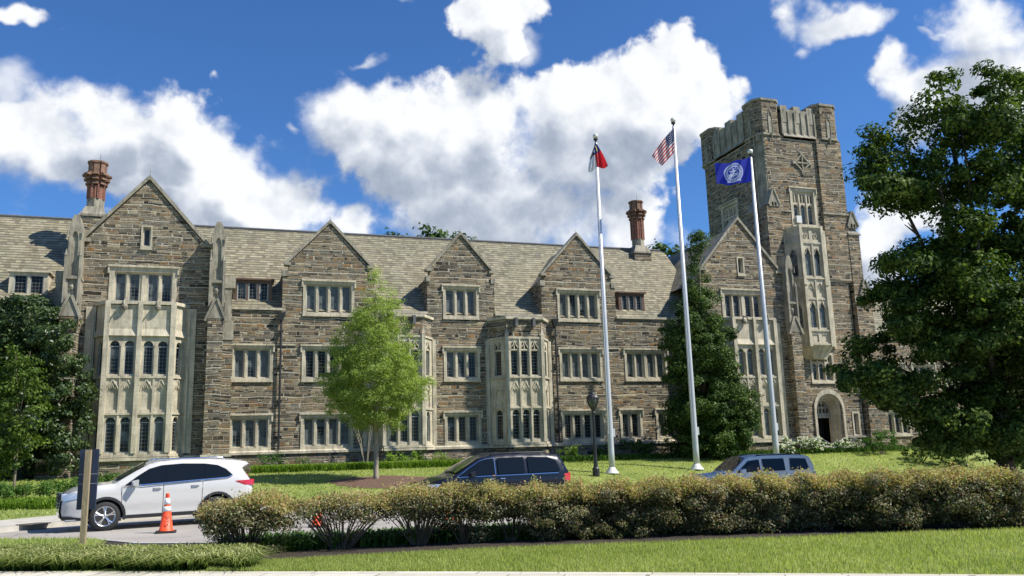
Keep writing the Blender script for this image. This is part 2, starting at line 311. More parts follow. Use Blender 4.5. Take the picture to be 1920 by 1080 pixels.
# ---------------------------------------------------------------- mesh helpers
class MB:
    def __init__(s): s.V = []; s.F = []; s.I = []; s.M = Matrix.Identity(4)
    def add(s, vs, fs, mi=0):
        o = len(s.V); s.V += [s.M @ Vector(v) for v in vs]
        s.F += [tuple(o + k for k in f) for f in fs]; s.I += [mi] * len(fs)
    def box(s, x0, x1, y0, y1, z0, z1, mi=0):
        s.add([(x0, y0, z0), (x1, y0, z0), (x1, y1, z0), (x0, y1, z0), (x0, y0, z1), (x1, y0, z1), (x1, y1, z1), (x0, y1, z1)],
              [(0, 3, 2, 1), (4, 5, 6, 7), (0, 1, 5, 4), (1, 2, 6, 5), (2, 3, 7, 6), (3, 0, 4, 7)], mi)
    def prism(s, poly, z0, z1, mi=0, top=None):          # plan polygon (ccw) extruded up; top = scale poly list
        n = len(poly); t = top or poly
        s.add([(x, y, z0) for x, y in poly] + [(x, y, z1) for x, y in t], [tuple(range(n))[::-1], tuple(range(n, 2 * n))] + [(k, (k + 1) % n, n + (k + 1) % n, n + k) for k in range(n)], mi)
    def panel(s, outer, holes, y0, y1, mi=0, sides=True, mi_r=None):   # elevation polygon (x,z) with holes; front at y0
        loops = [[Vector((x, 0, z)) for x, z in L] for L in [outer] + list(holes)]
        tr = tessellate_polygon(loops); flat = [p for L in loops for p in L]
        s.add([(p.x, y0, p.z) for p in flat], [tuple(t) for t in tr], mi)
        for k, L in enumerate(loops):
            if k == 0 and not sides: continue
            n = len(L); m_ = mi if (mi_r is None or k == 0) else mi_r
            s.add([(p.x, y0, p.z) for p in L] + [(p.x, y1, p.z) for p in L], [(j, (j + 1) % n, n + (j + 1) % n, n + j) for j in range(n)], m_)
    def tube(s, pts, rad, seg=8, mi=0, cap=True):
        pts = [Vector(p) for p in pts]; n = len(pts)
        if not isinstance(rad, (list, tuple)): rad = [rad] * n
        rings = []; prev = None
        for k, p in enumerate(pts):
            d = (pts[min(k + 1, n - 1)] - pts[max(k - 1, 0)]).normalized()
            a = d.orthogonal().normalized() if prev is None else (prev - d * prev.dot(d)).normalized()
            prev = a; b = d.cross(a)
            rings.append([p + (a * math.cos(2 * math.pi * j / seg) + b * math.sin(2 * math.pi * j / seg)) * rad[k] for j in range(seg)])
        vs = [v for r in rings for v in r]; fs = []
        for k in range(n - 1):
            for j in range(seg):
                fs.append((k * seg + j, k * seg + (j + 1) % seg, (k + 1) * seg + (j + 1) % seg, (k + 1) * seg + j))
        if cap: fs += [tuple(range(seg))[::-1], tuple(range((n - 1) * seg, n * seg))]
        s.add(vs, fs, mi)
    def lathe(s, prof, c=(0, 0), seg=16, mi=0):           # (radius, z) list
        vs = [(c[0] + r * math.cos(2 * math.pi * j / seg), c[1] + r * math.sin(2 * math.pi * j / seg), z) for r, z in prof for j in range(seg)]
        fs = [(k * seg + j, k * seg + (j + 1) % seg, (k + 1) * seg + (j + 1) % seg, (k + 1) * seg + j) for k in range(len(prof) - 1) for j in range(seg)]
        fs += [tuple(range(seg))[::-1], tuple(range((len(prof) - 1) * seg, len(prof) * seg))]
        s.add(vs, fs, mi)
    def rake(s, x0, z0, x1, z1, y0, y1, t, mi=0):          # sloping slab in elevation
        d = Vector((x1 - x0, z1 - z0)).normalized(); n = Vector((-d.y, d.x))
        if n.y < 0: n = -n
        a = [(x0, z0), (x1, z1), (x1 + n.x * t, z1 + n.y * t), (x0 + n.x * t, z0 + n.y * t)]
        s.add([(p[0], y0, p[1]) for p in a] + [(p[0], y1, p[1]) for p in a], [(0, 1, 2, 3), (7, 6, 5, 4), (0, 4, 5, 1), (1, 5, 6, 2), (2, 6, 7, 3), (3, 7, 4, 0)], mi)
def mesh_obj(name, V, F, mats, parent=None, I=None, smooth=False):
    me = bpy.data.meshes.new(name); me.from_pydata([tuple(v) for v in V], [], F)
    for mt in (mats if isinstance(mats, (list, tuple)) else [mats]): me.materials.append(mt)
    if I is not None and any(I): me.polygons.foreach_set('material_index', I)
    if smooth: me.polygons.foreach_set('use_smooth', [True] * len(me.polygons))
    me.update()
    o = bpy.data.objects.new(name, me); COL.objects.link(o)
    if parent: o.parent = parent
    return o
def build(mb, name, mats, parent=None, smooth=False, world=True, label=None):
    V = mb.V
    if parent is not None and world:
        q = parent; off = Vector((0, 0, 0))
        while q is not None: off += q.location; q = q.parent
        V = [v - off for v in V]
    o = mesh_obj(name, V, mb.F, mats, parent, mb.I, smooth)
    if label: o['label'] = label
    return o
def tag(o, label=None, cat=None, group=None, kind=None):
    if label: o['label'] = label
    if cat: o['category'] = cat
    if group: o['group'] = group
    if kind: o['kind'] = kind
    return o
def thing(name, label, cat, loc=(0, 0, 0), rz=0, group=None):
    o = bpy.data.objects.new(name, None); COL.objects.link(o); o.location = loc; o.rotation_euler = (0, 0, rz); o.empty_display_size = .2
    return tag(o, label, cat, group)
def dup(root, loc, rz, label, group=None):
    r = root.copy(); COL.objects.link(r); r.location = loc; r.rotation_euler = (0, 0, rz); r['label'] = label
    if group: r['group'] = group
    for ch in list(root.children):
        c = ch.copy(); COL.objects.link(c); c.parent = r
        for gch in ch.children:
            d = gch.copy(); COL.objects.link(d); d.parent = c
    return r
def arch(u0, u1, z0, zs, h, n=6, pointed=False):
    pts = [(u0, z0), (u1, z0)]; c = (u0 + u1) / 2; w = (u1 - u0) / 2
    for k in range(n + 1):
        a = math.pi * k / n
        if pointed:
            t = k / n; x = c + w * math.cos(a); zz = zs + h * (1 - abs(1 - 2 * t) ** 1.7)
        else: x = c + w * math.cos(a); zz = zs + h * math.sin(a) ** .8
        pts.append((x, zz))
    return pts
# ---------------------------------------------------------------- terrain
FARX = [-60, -30, -5.9, -4.2, -1, 4.8, 10, 21, 45, 90]; FARY = [24, 24.3, 24.8, 26.5, 28.2, 29.3, 29.8, 32, 36, 40]
NEARX = [-60, -8, -5.1, -2.7, -1.6, 0, 3, 8, 16, 40, 90]; NEARY = [40, 23.3, 21.9, 20.4, 18.6, 17.6, 16.6, 15.8, 14.6, 9, 4]
NEARY[0] = 23.6
def farY(x): return float(np.interp(x, FARX, FARY))
def nearY(x): return float(np.interp(x, NEARX, NEARY))
def roadZ(x): return -.08 - .042 * min(max(x - 5, 0), 17)
def sstep(t): t = min(max(t, 0), 1); return t * t * (3 - 2 * t)
def ground(x, y):
    n, f = nearY(x), farY(x)
    if y <= n:
        return .05 if n - y > 1.5 else .05
    if y <= f: return roadZ(x)
    z0 = roadZ(x) + .13; t = (y - f) / max(42.5 - f, 2.)
    return z0 + (.92 - z0) * (min(max(t, 0), 1) * .55 + .45 * sstep(t))
XS = sorted(set(list(np.arange(-60, 90.1, 1.5)) + FARX + NEARX))
def strip(name, mat, ya, yb, zf, ny=2, xs=XS, kind='structure'):
    V = []; F = []
    for x in xs:
        a, b_ = ya(x), yb(x)
        for k in range(ny + 1):
            y = a + (b_ - a) * k / ny; V.append((x, y, zf(x, y)))
    for i in range(len(xs) - 1):
        for k in range(ny):
            o = i * (ny + 1) + k; F.append((o, o + ny + 1, o + ny + 2, o + 1))
    o = mesh_obj(name, V, F, mat, smooth=True); o['kind'] = kind; return o
mesh_obj('ground', [(-900, -600, -1.4), (1100, -600, -1.4), (1100, 1300, -1.4), (-900, 1300, -1.4)], [(0, 1, 2, 3)], MATS['lawn'])['kind'] = 'structure'
# foreground paving edge line (slanted), lawn strip, planting bed, near kerb
PEX = [-60, -3.2, 3.3, 8.74, 90]; PEY = [50, 15.1, 11.3, 7.83, -46]
def paveY(x): return min(float(np.interp(x, PEX, PEY)), 21)
def bedY(x): return float(np.interp(x, [-60, -3, .1, 4, 12.5, 90], [16, 14.9, 14.15, 13.8, 11.65, -10])) if x > -3 else paveY(x)
strip('paving', MATS['flagstone_paving'], lambda x: min(-25, paveY(x) - 40), paveY, lambda x, y: .05, 2)
strip('front_lawn', MATS['lawn'], paveY, lambda x: max(bedY(x), paveY(x) + .001), lambda x, y: .045, 4)
strip('planting_bed', MATS['soil'], lambda x: max(bedY(x), paveY(x)), lambda x: max(nearY(x) - .15, bedY(x) + .2, paveY(x) + .2), lambda x, y: .04, 6)
for nm, yf, w_, h0 in (('near_kerb', nearY, -.16, .06), ('far_kerb', farY, .17, None)):
    V = []; F = []
    for x in XS:
        y = yf(x); zt = (h0 if h0 is not None else roadZ(x) + .13); zb = roadZ(x) - .1
        V += [(x, y, zb), (x, y, zt), (x, y + w_, zt), (x, y + w_, zb)]
    for i in range(len(XS) - 1):
        for k in range(3): F.append((4 * i + k, 4 * i + 4 + k, 4 * i + 5 + k, 4 * i + 1 + k))
    mesh_obj(nm, V, F, MATS['concrete'])['kind'] = 'structure'
strip('road', MATS['road_surface'], nearY, farY, lambda x, y: roadZ(x), 4)
strip('sidewalk', MATS['concrete'], lambda x: farY(x) + .17, lambda x: farY(x) + (2.2 if x < -1 else .5), lambda x, y: ground(x, y) + (.0 if x < -1 else 0), 3)
strip('back_lawn', MATS['lawn'], lambda x: farY(x) + (2.2 if x < -1 else .5), lambda x: 110, lambda x, y: ground(x, y) - .004, 40)
# manhole
p = hit(62, 992); mb = MB(); mb.lathe([(.42, p.z + .004), (.42, p.z + .012), (.36, p.z + .013)], (p.x, p.y), 20)
o = build(mb, 'manhole_cover', plain('cast_iron_cover', (.10, .085, .07), .7, var=.3)); tag(o, 'round iron manhole cover in the pale road left of the white car', 'manhole cover')
# mulch circle round the young tree
TREE_A = hit(705, 899)
mb = MB(); V = []; F = []
for k in range(36):
    a = 2 * math.pi * k / 36; rr = 1 + .05 * math.sin(5 * a) + random.uniform(-.06, .06)
    for q in (0, .5, 1):
        x, y = TREE_A.x + .55 + 2.6 * rr * q * math.cos(a), TREE_A.y - 1.1 + 2.4 * rr * q * math.sin(a); V.append((x, y, ground(x, y) + .012 + .05 * (1 - q)))
for k in range(36):
    for q in range(2): F.append((3 * k + q, 3 * k + q + 1, 3 * ((k + 1) % 36) + q + 1, 3 * ((k + 1) % 36) + q))
tag(mesh_obj('mulch_bed', V, F, MATS['bark_mulch'], smooth=True), kind='structure')
# ---------------------------------------------------------------- the long hall
D0 = 45.0; GZ = .6
HALL = thing('college_hall', 'long grey-brown stone college hall with steep slate roof, pointed gables and cream window surrounds', 'building', (10, 45, .9))
TOWER = thing('gothic_tower', 'square battlemented stone tower with tall bay window and arched doorway at the right end', 'tower', (37.6, 48, .9))
def FR(x, y, ang): return Matrix.Translation((x, y, 0)) @ Matrix.Rotation(ang, 4, 'Z')
I4 = Matrix.Identity(4)
def window(par, lights, z0, z1, Y=0., fr=I4, ah=0, pointed=False, border=.2, mould=True, thick=(), tracery=0, gmat=None, frame_top=None, name='window', proud=.04, inset=.09):
    """returns hole for the wall. lights (u0,u1) list; Y front plane of the wall in frame coords"""
    ua, ub = lights[0][0], lights[-1][1]; zt = z1 + tracery
    mb = MB(); mb.M = fr
    mb.panel([(ua - border, z0 - .2), (ub + border, z0 - .2), (ub + border, zt + border), (ua - border, zt + border)],
             [[(ua - .05, z0 - .05), (ub + .05, z0 - .05), (ub + .05, zt + .05), (ua - .05, zt + .05)]], Y - proud, Y + .24)
    holes = [arch(a, b_, z0, z1 - ah, ah, 6, pointed) if ah else [(a, z0), (b_, z0), (b_, z1), (a, z1)] for a, b_ in lights]
    if tracery:                                           # small cusped openings over each light
        for a, b_ in lights:
            c = (a + b_) / 2; w = (b_ - a) / 2
            holes.append(arch(a + .02, c - .035, z1 + .12, z1 + tracery * .62, tracery * .25, 4, True)); holes.append(arch(c + .035, b_ - .02, z1 + .12, z1 + tracery * .62, tracery * .25, 4, True))
    mb.panel([(ua - .06, z0 - .06), (ub + .06, z0 - .06), (ub + .06, zt + .06), (ua - .06, zt + .06)], holes, Y + inset, Y + inset + .17)
    for (a, b_), (c, d) in zip(lights[:-1], lights[1:]):  # mullion ribs
        w = (c - b_); k = (b_ + c) / 2
        mb.box(k - w * .22, k + w * .22, Y + inset - .05, Y + inset + .01, z0, zt)
    mb.box(ua - border - .02, ub + border + .02, Y - .1, Y + .1, z0 - .26, z0 - .165)        # sill
    if mould:
        t = zt + border; mb.box(ua - border - .08, ub + border + .08, Y - .14, Y + .05, t + .003, t + .1)
        for s in (-1, 1):
            k = (ua - border - .08) if s < 0 else (ub + border + .0); mb.box(k, k + .08, Y - .11, Y + .04, t - .32, t + .002)
    w = build(mb, name, LIME, par)
    # glass and pale casements
    gm = MB(); gm.M = fr; gy = Y + inset + .13
    gm.box(ua - .03, ub + .03, gy, gy + .03, z0 - .03, zt + .03, 0)
    for a, b_ in lights:
        t = .032; zz = z1 - ah * .9
        for bx in ((a, a + t, z0, zz), (b_ - t, b_, z0, zz), (a + t, b_ - t, z0, z0 + t), (a + t, b_ - t, zz - t, zz)):
            gm.box(bx[0], bx[1], gy - .02, gy - .002, bx[2], bx[3], 1)
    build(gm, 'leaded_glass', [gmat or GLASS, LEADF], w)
    return [(ua - border + .03, z0 - .17), (ub + border - .03, z0 - .17), (ub + border - .03, zt + border - .03), (ua - border + .03, zt + border - .03)]
def lights(u0, n, w=.43, gap=.195, extra=None):
    r = []; x = u0
    for k in range(n):
        r.append((x, x + w)); x += w + gap + (extra if extra and k == n // 2 - 1 else 0)
    return r
holes = []; Z1, Z2, Z3 = (2.15, 3.5), (5.65, 7.07), (9.13, 10.57)
# window columns of the main wall
for u0, n, lv in ((.27, 3, (Z1, Z2)), (3.81, 4, (Z1, Z2, Z3)), (11.45, 3, (Z1, Z2, Z3)), (18.34, 4, (Z1, Z2, Z3)), (22.0, 2, (Z1,)), (24.36, 2, (Z1,))):
    for z0, z1 in lv: holes.append(window(HALL, lights(u0, n), z0, z1, D0))
holes.append(window(HALL, [(22.5, 22.93), (23.12, 23.55), (23.86, 24.3), (24.5, 24.95)], *Z2, D0))
for u0 in (-10.6, -14.2):
    for lv in (Z1, Z2): holes.append(window(HALL, lights(u0, 3), *lv, D0))
def gable_top(xl, xr, sl, sr, ax, az, sh=11.68):
    return [(xl, 9.15), (xl, 11.0), (sl, 11.3), (sl, sh), (ax, az), (sr, sh), (sr, 11.3), (xr, 11.0), (xr, 9.15)]
GB = [(2.55, 7.41, 2.83, 7.13, 4.98, 14.0), (10.35, 14.28, 10.5, 14.1, 12.32, 13.75), (17.15, 21.9, 17.37, 21.68, 19.53, 14.1)]
outer = [(-22, GZ), (-7.5, GZ), (27.5, GZ), (27.5, 9.15)]
for g_ in reversed(GB): outer += gable_top(*g_)[::-1]
outer += [(-22, 9.15)]
mb = MB(); mb.panel(outer, holes, D0, D0 + .5, sides=True)
mb.box(-22, 27.5, D0 - .12, D0 + .01, GZ, 1.74)                        # plinth
for g_ in GB:                                                             # dormer cheeks
    for xa, xb in ((g_[0], g_[0] + .3), (g_[1] - .3, g_[1])):
        mb.add([(xa, D0 + .48, 9.15), (xb, D0 + .48, 9.15), (xb, D0 + 2.3, 11.2), (xa, D0 + 2.3, 11.2), (xa, D0 + .48, 11.2), (xb, D0 + .48, 11.2)], [(0, 1, 2, 3), (0, 3, 4), (1, 2, 5), (3, 2, 5, 4), (0, 1, 5, 4)])
build(mb, 'wall', STONE, HALL)
mb = MB()
mb.add([(-22, D0 - .2, 1.745), (27.5, D0 - .2, 1.745), (27.5, D0 - .2, 1.86), (-22, D0 - .2, 1.86), (-22, D0 - .1, 1.93), (27.5, D0 - .1, 1.93), (27.5, D0 + .02, 1.93), (-22, D0 + .02, 1.93), (-22, D0 + .02, 1.745), (27.5, D0 + .02, 1.745)], [(0, 1, 2, 3), (3, 2, 5, 4), (4, 5, 6, 7), (0, 8, 9, 1)])
build(mb, 'base_moulding', LIME, HALL)
for a, b_ in ((-22, -7), (-.5, 2.548), (7.412, 10.348), (14.282, 17.148), (21.902, 27.5)):
    mb = MB(); mb.box(a, b_, D0 - .1, D0 + .4, 9.152, 9.27); build(mb, 'eaves_coping', LIME, HALL)
for a, b_ in ((2.3, 3.3), (6.7, 7.1), (21.25, 22.0), (-.9, .0)):
    mb = MB(); mb.box(a, b_, D0 - .07, D0 + .02, 7.3, 7.37); build(mb, 'string_course', LIME, HALL)
for g_ in GB:
    mb = MB(); xl, xr, sl, sr, ax, az = g_
    for s, x0, x1 in ((1, sl, xl), (-1, sr, xr)):
        mb.rake(x0 - s * .14, 11.62, ax, az + .05, D0 - .09, D0 + .42, .13)
        mb.box(min(x0 - s * .2, x0 + s * .12), max(x0 - s * .2, x0 + s * .12), D0 - .1, D0 + .43, 11.6, 11.74)
        mb.box(min(x1 - s * .05, x0 + s * .02), max(x1 - s * .05, x0 + s * .02), D0 - .05, D0 + .45, 11.0, 11.32)
    mb.tube([(ax, D0 + .1, az), (ax, D0 + .1, az + .45)], .012, 5)
    mb.add([(ax - .16, D0 - .1, az), (ax + .16, D0 - .1, az), (ax, D0 - .1, az + .25), (ax - .16, D0 + .43, az), (ax + .16, D0 + .43, az), (ax, D0 + .43, az + .25)], [(0, 1, 2), (5, 4, 3), (0, 2, 5, 3), (1, 4, 5, 2)])
    build(mb, 'gable_coping', LIME_W, HALL)
# roofs
RY, RZ = 50.5, 14.9
mb = MB()
mb.add([(-24, 45.12, 9.2), (28.5, 45.12, 9.2), (28.5, RY, RZ), (-24, RY, RZ), (28.5, 56, 9.2), (-24, 56, 9.2)], [(0, 1, 2, 3), (3, 2, 4, 5)])
for g_ in GB:
    xl, xr, sl, sr, ax, az = g_; zr = az - .32
    mb.add([(xl - .05, D0 + .3, 11.1), (ax, D0 + .3, zr), (xr + .05, D0 + .3, 11.1), (xl - .05, D0 + 6, 11.1), (ax, D0 + 6, zr), (xr + .05, D0 + 6, 11.1)], [(0, 1, 4, 3), (1, 2, 5, 4)])
for cx in (-4.07, 30.06):
    mb.add([(cx - 3.2, 44.0, 11.3), (cx, 44.0, 15.05), (cx + 3.2, 44.0, 11.3), (cx - 3.2, 56, 11.3), (cx, 56, 15.05), (cx + 3.2, 56, 11.3)], [(0, 1, 4, 3), (1, 2, 5, 4)])
ro = build(mb, 'roof', SLATE, HALL)
mb = MB(); mb.tube([(-24, RY, RZ + .02), (28.2, RY, RZ + .02)], .09, 6); build(mb, 'ridge', LEAD, ro)
# wooden dormer windows
def wood_dormer(x0, x1, mat, n=3):
    mb = MB(); z0, z1 = 9.28, 10.85; Y = 45.65; w = (x1 - x0 - .3) / n
    L = [(x0 + .15 + k * w + .05, x0 + .15 + (k + 1) * w - .05) for k in range(n)]
    mb.panel([(x0, z0), (x1, z0), (x1, z1), (x0, z1)], [[(a, z0 + .12), (b_, z0 + .12), (b_, z1 - .17), (a, z1 - .17)] for a, b_ in L], Y, Y + .2)
    mb.box(x0 - .1, x1 + .1, Y - .12, Y + 2.2, z1, z1 + .09)
    for a in (x0, x1 - .1): mb.add([(a, Y + .2, z0), (a + .1, Y + .2, z0), (a + .1, Y + 1.2, z1), (a, Y + 1.2, z1), (a, Y + .2, z1), (a + .1, Y + .2, z1)], [(0, 3, 4), (1, 2, 5), (0, 1, 5, 4)])
    d = build(mb, 'dormer', mat, HALL); gm = MB(); gm.box(x0 + .1, x1 - .1, Y + .1, Y + .12, z0 + .1, z1 - .1, 0)
    for a, b_ in L:
        for q in ((a, a + .05), (b_ - .05, b_)): gm.box(q[0], q[1], Y + .03, Y + .095, z0 + .12, z1 - .17, 1)
        gm.box(a + .05, b_ - .05, Y + .03, Y + .095, z0 + .12, z0 + .17, 1)
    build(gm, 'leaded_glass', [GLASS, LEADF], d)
wood_dormer(.08, 2.06, WOOD); wood_dormer(22.45, 24.2, WOOD); wood_dormer(-10.3, -8.6, LIME, 2)
# gabled pavilion with tall stone bay, twice
def pavilion(cx):
    Y = 43.8; dx = cx + 4.07
    o4 = [(u + dx, v + dx) for u, v in ((-5.36, -4.92), (-4.74, -4.29), (-3.9, -3.46), (-3.28, -2.84))]
    h = [window(HALL, o4, 9.26, 10.63, Y, border=.27)]
    h.append(window(HALL, [(cx - .13, cx + .13)], 12.06, 12.92, Y, border=.13, mould=False, gmat=GLASS_P))
    mb = MB(); xl, xr = cx - 3.05, cx + 3.0
    bz = 8.95
    outer = [(xl, GZ), (cx - 2.08, GZ), (cx - 2.08, bz - .1), (cx + 2.1, bz - .1), (cx + 2.1, GZ), (xr, GZ), (xr, 12.0), (cx + 2.66, 12.0), (cx + 2.66, 12.25), (cx, 15.4), (cx - 2.66, 12.25), (cx - 2.66, 12.0), (xl, 12.0)]
    mb.panel(outer, h, Y, Y + .5)
    mb.box(xl, xl + .4, Y + .5, 45.4, GZ, 11.5); mb.box(xr - .4, xr, Y + .5, 45.4, GZ, 11.5)
    gw = build(mb, 'gable_wall', STONE, HALL)
    mb = MB()
    for s in (-1, 1):
        mb.rake(cx + s * 2.8, 12.2, cx, 15.45, Y - .1, Y + .45, .15); mb.box(min(cx + s * 2.5, cx + s * 3.08), max(cx + s * 2.5, cx + s * 3.08), Y - .12, Y + .46, 12.08, 12.26)
    mb.add([(cx - .18, Y - .11, 15.4), (cx + .18, Y - .11, 15.4), (cx, Y - .11, 15.68), (cx - .18, Y + .45, 15.4), (cx + .18, Y + .45, 15.4), (cx, Y + .45, 15.68)], [(0, 1, 2), (5, 4, 3), (0, 2, 5, 3), (1, 4, 5, 2)])
    mb.tube([(cx, Y, 15.5), (cx, Y, 16.0)], .012, 5)
    build(mb, 'coping', LIME_W, gw)
    # bay: limestone, canted sides
    fx0, fx1, bx0, bx1, yf = cx - 1.42, cx + 1.46, cx - 2.0, cx + 2.04, Y - .85
    bay = MB(); glass = MB(); trim = MB()
    def face(ax, ay, bx_, by, n, pair):
        L = math.hypot(bx_ - ax, by - ay); fr = FR(ax, ay, math.atan2(by - ay, bx_ - ax)); 
        for q in (bay, glass, trim): q.M = fr
        if pair:
            Ls = [(.17, .60), (.80, 1.23), (1.62, 2.05), (2.25, 2.68)] if n == 4 else [(L / 2 - .2, L / 2 + .2)]
        hs = []
        for z0, z1 in ((2.0, 3.62), (5.6, 7.18)): hs += [arch(a, b_, z0, z1 - .26, .26, 7) for a, b_ in Ls]
        for a, b_ in Ls:                                   # blind tracery panels between the storeys
            hs += [arch(a, b_, 3.95, 4.75, .35, 4, True)]
        bay.panel([(0, .5), (L, .5), (L, bz), (0, bz)], hs, 0, .18, sides=False)
        glass.box(.02, L - .02, .14, .16, 1.9, 7.3, 0)
        bay.panel([(0.02, 3.8), (L - .02, 3.8), (L - .02, 5.4), (.02, 5.4)], [], .07, .1, sides=False)
        for a, b_ in Ls:
            for zz0, zz1 in ((2.0, 3.36), (5.6, 6.92)):
                for q in ((a, a + .035), (b_ - .035, b_)): glass.box(q[0], q[1], .11, .138, zz0, zz1, 1)
                glass.box(a, b_, .11, .137, zz1 - .02, zz1 + .02, 1); glass.box(a, b_, .11, .137, zz0, zz0 + .035, 1)
            c = (a + b_) / 2; w = (b_ - a) / 2             # cusps
            for s in (-1, 1):
                trim.tube([(c + s * (w + .05), -.0, 4.85), (c + s * w * .85, -.02, 5.08), (c + s * w * .4, -.02, 5.2), (c, -.01, 5.4)], .032, 5)
                trim.tube([(c + s * w * .75, .0, 5.1), (c + s * w * .55, .0, 4.93), (c + s * w * .2, 0, 5.0), (c, 0, 5.18)], .022, 5)
        if n == 4:
            for a in (Ls[0][1] + Ls[1][0], Ls[2][1] + Ls[3][0]):
                a /= 2; trim.box(a - .045, a + .045, -.05, .02, 2.0, 7.0); 
            ctr = [(Ls[1][1] + Ls[2][0]) / 2]
            for q in ctr: trim.box(q - .1, q + .1, -.16, .02, 1.95, 9.05)
            # sloping heads below the parapet with a moulded cove
        trim.add([(0, -.12, 7.42), (L, -.12, 7.42), (L, .0, 7.75), (0, 0, 7.75), (0, 0, 7.36), (L, 0, 7.36)], [(0, 1, 2, 3), (0, 4, 5, 1)])
        for z0, d in ((3.72, .07), (5.42, .07)): trim.box(0, L, -d, .01, z0, z0 + .09)
        trim.box(-.02, L + .02, -.12, .02, bz - .02, bz + .14)
        trim.box(-.03, L + .03, -.16, .02, 1.62, 1.76); trim.box(-.03, L + .03, -.1, .02, 1.78, 1.9)
        return fr
    face(bx0, Y - .02, fx0, yf, 1, True); face(fx0, yf, fx1, yf, 4, True); face(fx1, yf, bx1, Y - .02, 1, True)
    for q in (bay, glass, trim): q.M = I4
    for x in (fx0, fx1): trim.prism([(x - .11, yf - .13), (x + .11, yf - .13), (x + .13, yf + .1), (x - .13, yf + .1)], 1.95, 9.05)
    # flanking jambs on the gable wall
    for s in (-1, 1):
        a, b_ = sorted((cx + s * 2.03, cx + s * 2.46)); bay.box(a, b_, Y - .07, Y + .1, 1.9, 8.9)
        a, b_ = sorted((cx + s * 2.1, cx + s * 2.19)); trim.box(a, b_, Y - .16, Y - .06, 1.9, 8.6)
    bay.prism([(bx0, Y), (fx0, yf), (fx1, yf), (bx1, Y)], bz - .05, bz + .02)
    bo = build(bay, 'bay_window', LIME, HALL)
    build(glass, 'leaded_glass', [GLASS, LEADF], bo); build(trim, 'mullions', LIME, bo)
    # rainwater spouts with carved heads
    for k in (-.70, .76):
        sp = MB(); x = cx + k + .0; sp.tube([(x, yf - .05, 9.15), (x, yf - .45, 9.0), (x, yf - .5, 8.85)], [.05, .045, .04], 6); sp.lathe([(.0, 8.62), (.12, 8.68), (.15, 8.8), (.1, 8.92), (0, 8.95)], (x, yf - .14), 8)
        build(sp, 'water_spout', LIME_W, HALL)
    # plinth
    pl = MB(); pl.prism([(bx0, Y), (fx0 - .05, yf - .05), (fx1 + .05, yf - .05), (bx1, Y)], GZ, 1.62); pl.box(xl, xr, Y - .1, Y + .1, GZ, 1.6); build(pl, 'plinth', STONE, HALL)
    pl = MB(); pl.box(xl, cx - 1.95, Y - .18, Y + .02, 1.62, 1.78); pl.box(cx + 1.95, xr, Y - .18, Y + .02, 1.62, 1.78); build(pl, 'base_moulding', LIME, HALL)
pavilion(-4.07); pavilion(30.06)
# buttresses with tall pinnacles
def buttress(cx, s, Y, label):                     # s=+1: steps down to the right
    def X(a, b_): return sorted((cx + s * a, cx + s * b_))
    mb = MB()
    a, b_ = X(0, .72); mb.box(a, b_, Y, Y + 1.4, GZ, 8.3); a2, b2 = X(.72, 1.2); mb.box(a2, b2, Y + .7, Y + 2.4, GZ, 7.35)
    mb.box(min(a, a2) - .06, max(b_, b2) + .06, Y - .1, Y + 1.2, GZ, 1.68)
    bt = build(mb, 'buttress', STONE, HALL)
    t = MB(); mid = (a + b_) / 2
    t.box(min(a, a2) - .09, max(b_, b2) + .09, Y - .16, Y + 1.2, 1.682, 1.8); build(t, 'base_moulding', LIME, bt); t = MB()
    for q in (-1, 1): t.rake(mid + q * .44, 8.15, mid, 9.25, Y - .08, Y + .1, .12)
    t.add([(mid - .36, Y - .02, 8.3), (mid + .36, Y - .02, 8.3), (mid, Y - .02, 9.2)], [(0, 1, 2)])
    build(t, 'gablet', LIME_W, bt); t = MB()
    t.box(a2, b2, Y + .66, Y + 2.4, 7.352, 8.3); t.box(a2 + .02, b2 - .12, Y + .9, Y + 2.4, 8.302, 10.0); t.box(a2 - .01, b2 + .04, Y + .85, Y + 2.4, 10.0, 10.6)
    build(t, 'stepped_quoin', LIME_W, bt); t = MB()
    def shift(x, z): return (x, z)
    out = [(a + .02, 8.3), (b_ - .02, 8.3), (b_ - .02, 11.1), (b_ - .1, 11.3), (b_ - .1, 12.5), (mid + .2, 12.95), (mid + .1, 13.2), (mid - .1, 13.2), (mid - .2, 12.95), (a + .1, 12.5), (a + .1, 11.3), (a + .02, 11.1)]
    t.panel(out, [arch(mid - .15, mid + .15, 10.25, 11.9, .5, 6, True), [(mid - .17, 9.3), (mid + .17, 9.3), (mid + .17, 10.05), (mid - .17, 10.05)]], Y + .1, Y + .9)
    t.box(a + .06, b_ - .06, Y + .2, Y + .85, 8.32, 12.4)
    for x in (a + .05, b_ - .05):
        t.box(x - .055, x + .055, Y + .0, Y + .16, 8.9, 11.2); t.add([(x - .07, Y - .02, 11.2), (x + .07, Y - .02, 11.2), (x, Y + .1, 11.55), (x, Y - .02, 11.2)], [(0, 1, 2)])
        t.tube([(x, Y + .08, 12.1), (x, Y + .02, 12.45)], [.06, .02], 5)
    t.box(a - .02, b_ + .02, Y + .02, Y + .95, 10.08, 10.2)
    t.lathe([(.0, 9.5), (.10, 9.6), (.12, 9.72), (.06, 9.85), (0, 9.88)], (mid, Y + .2), 8)
    for ang in range(5):
        an = ang * 1.257; t.tube([(mid, Y + .17, 9.7), (mid + .16 * math.cos(an), Y + .15, 9.7 + .2 * math.sin(an))], .025, 4)
    build(t, 'pinnacle', LIME_W, bt)
buttress(-1.05, 1, 42.75, ''); buttress(-6.75, -1, 42.9, ''); buttress(33.0, 1, 43.3, '')
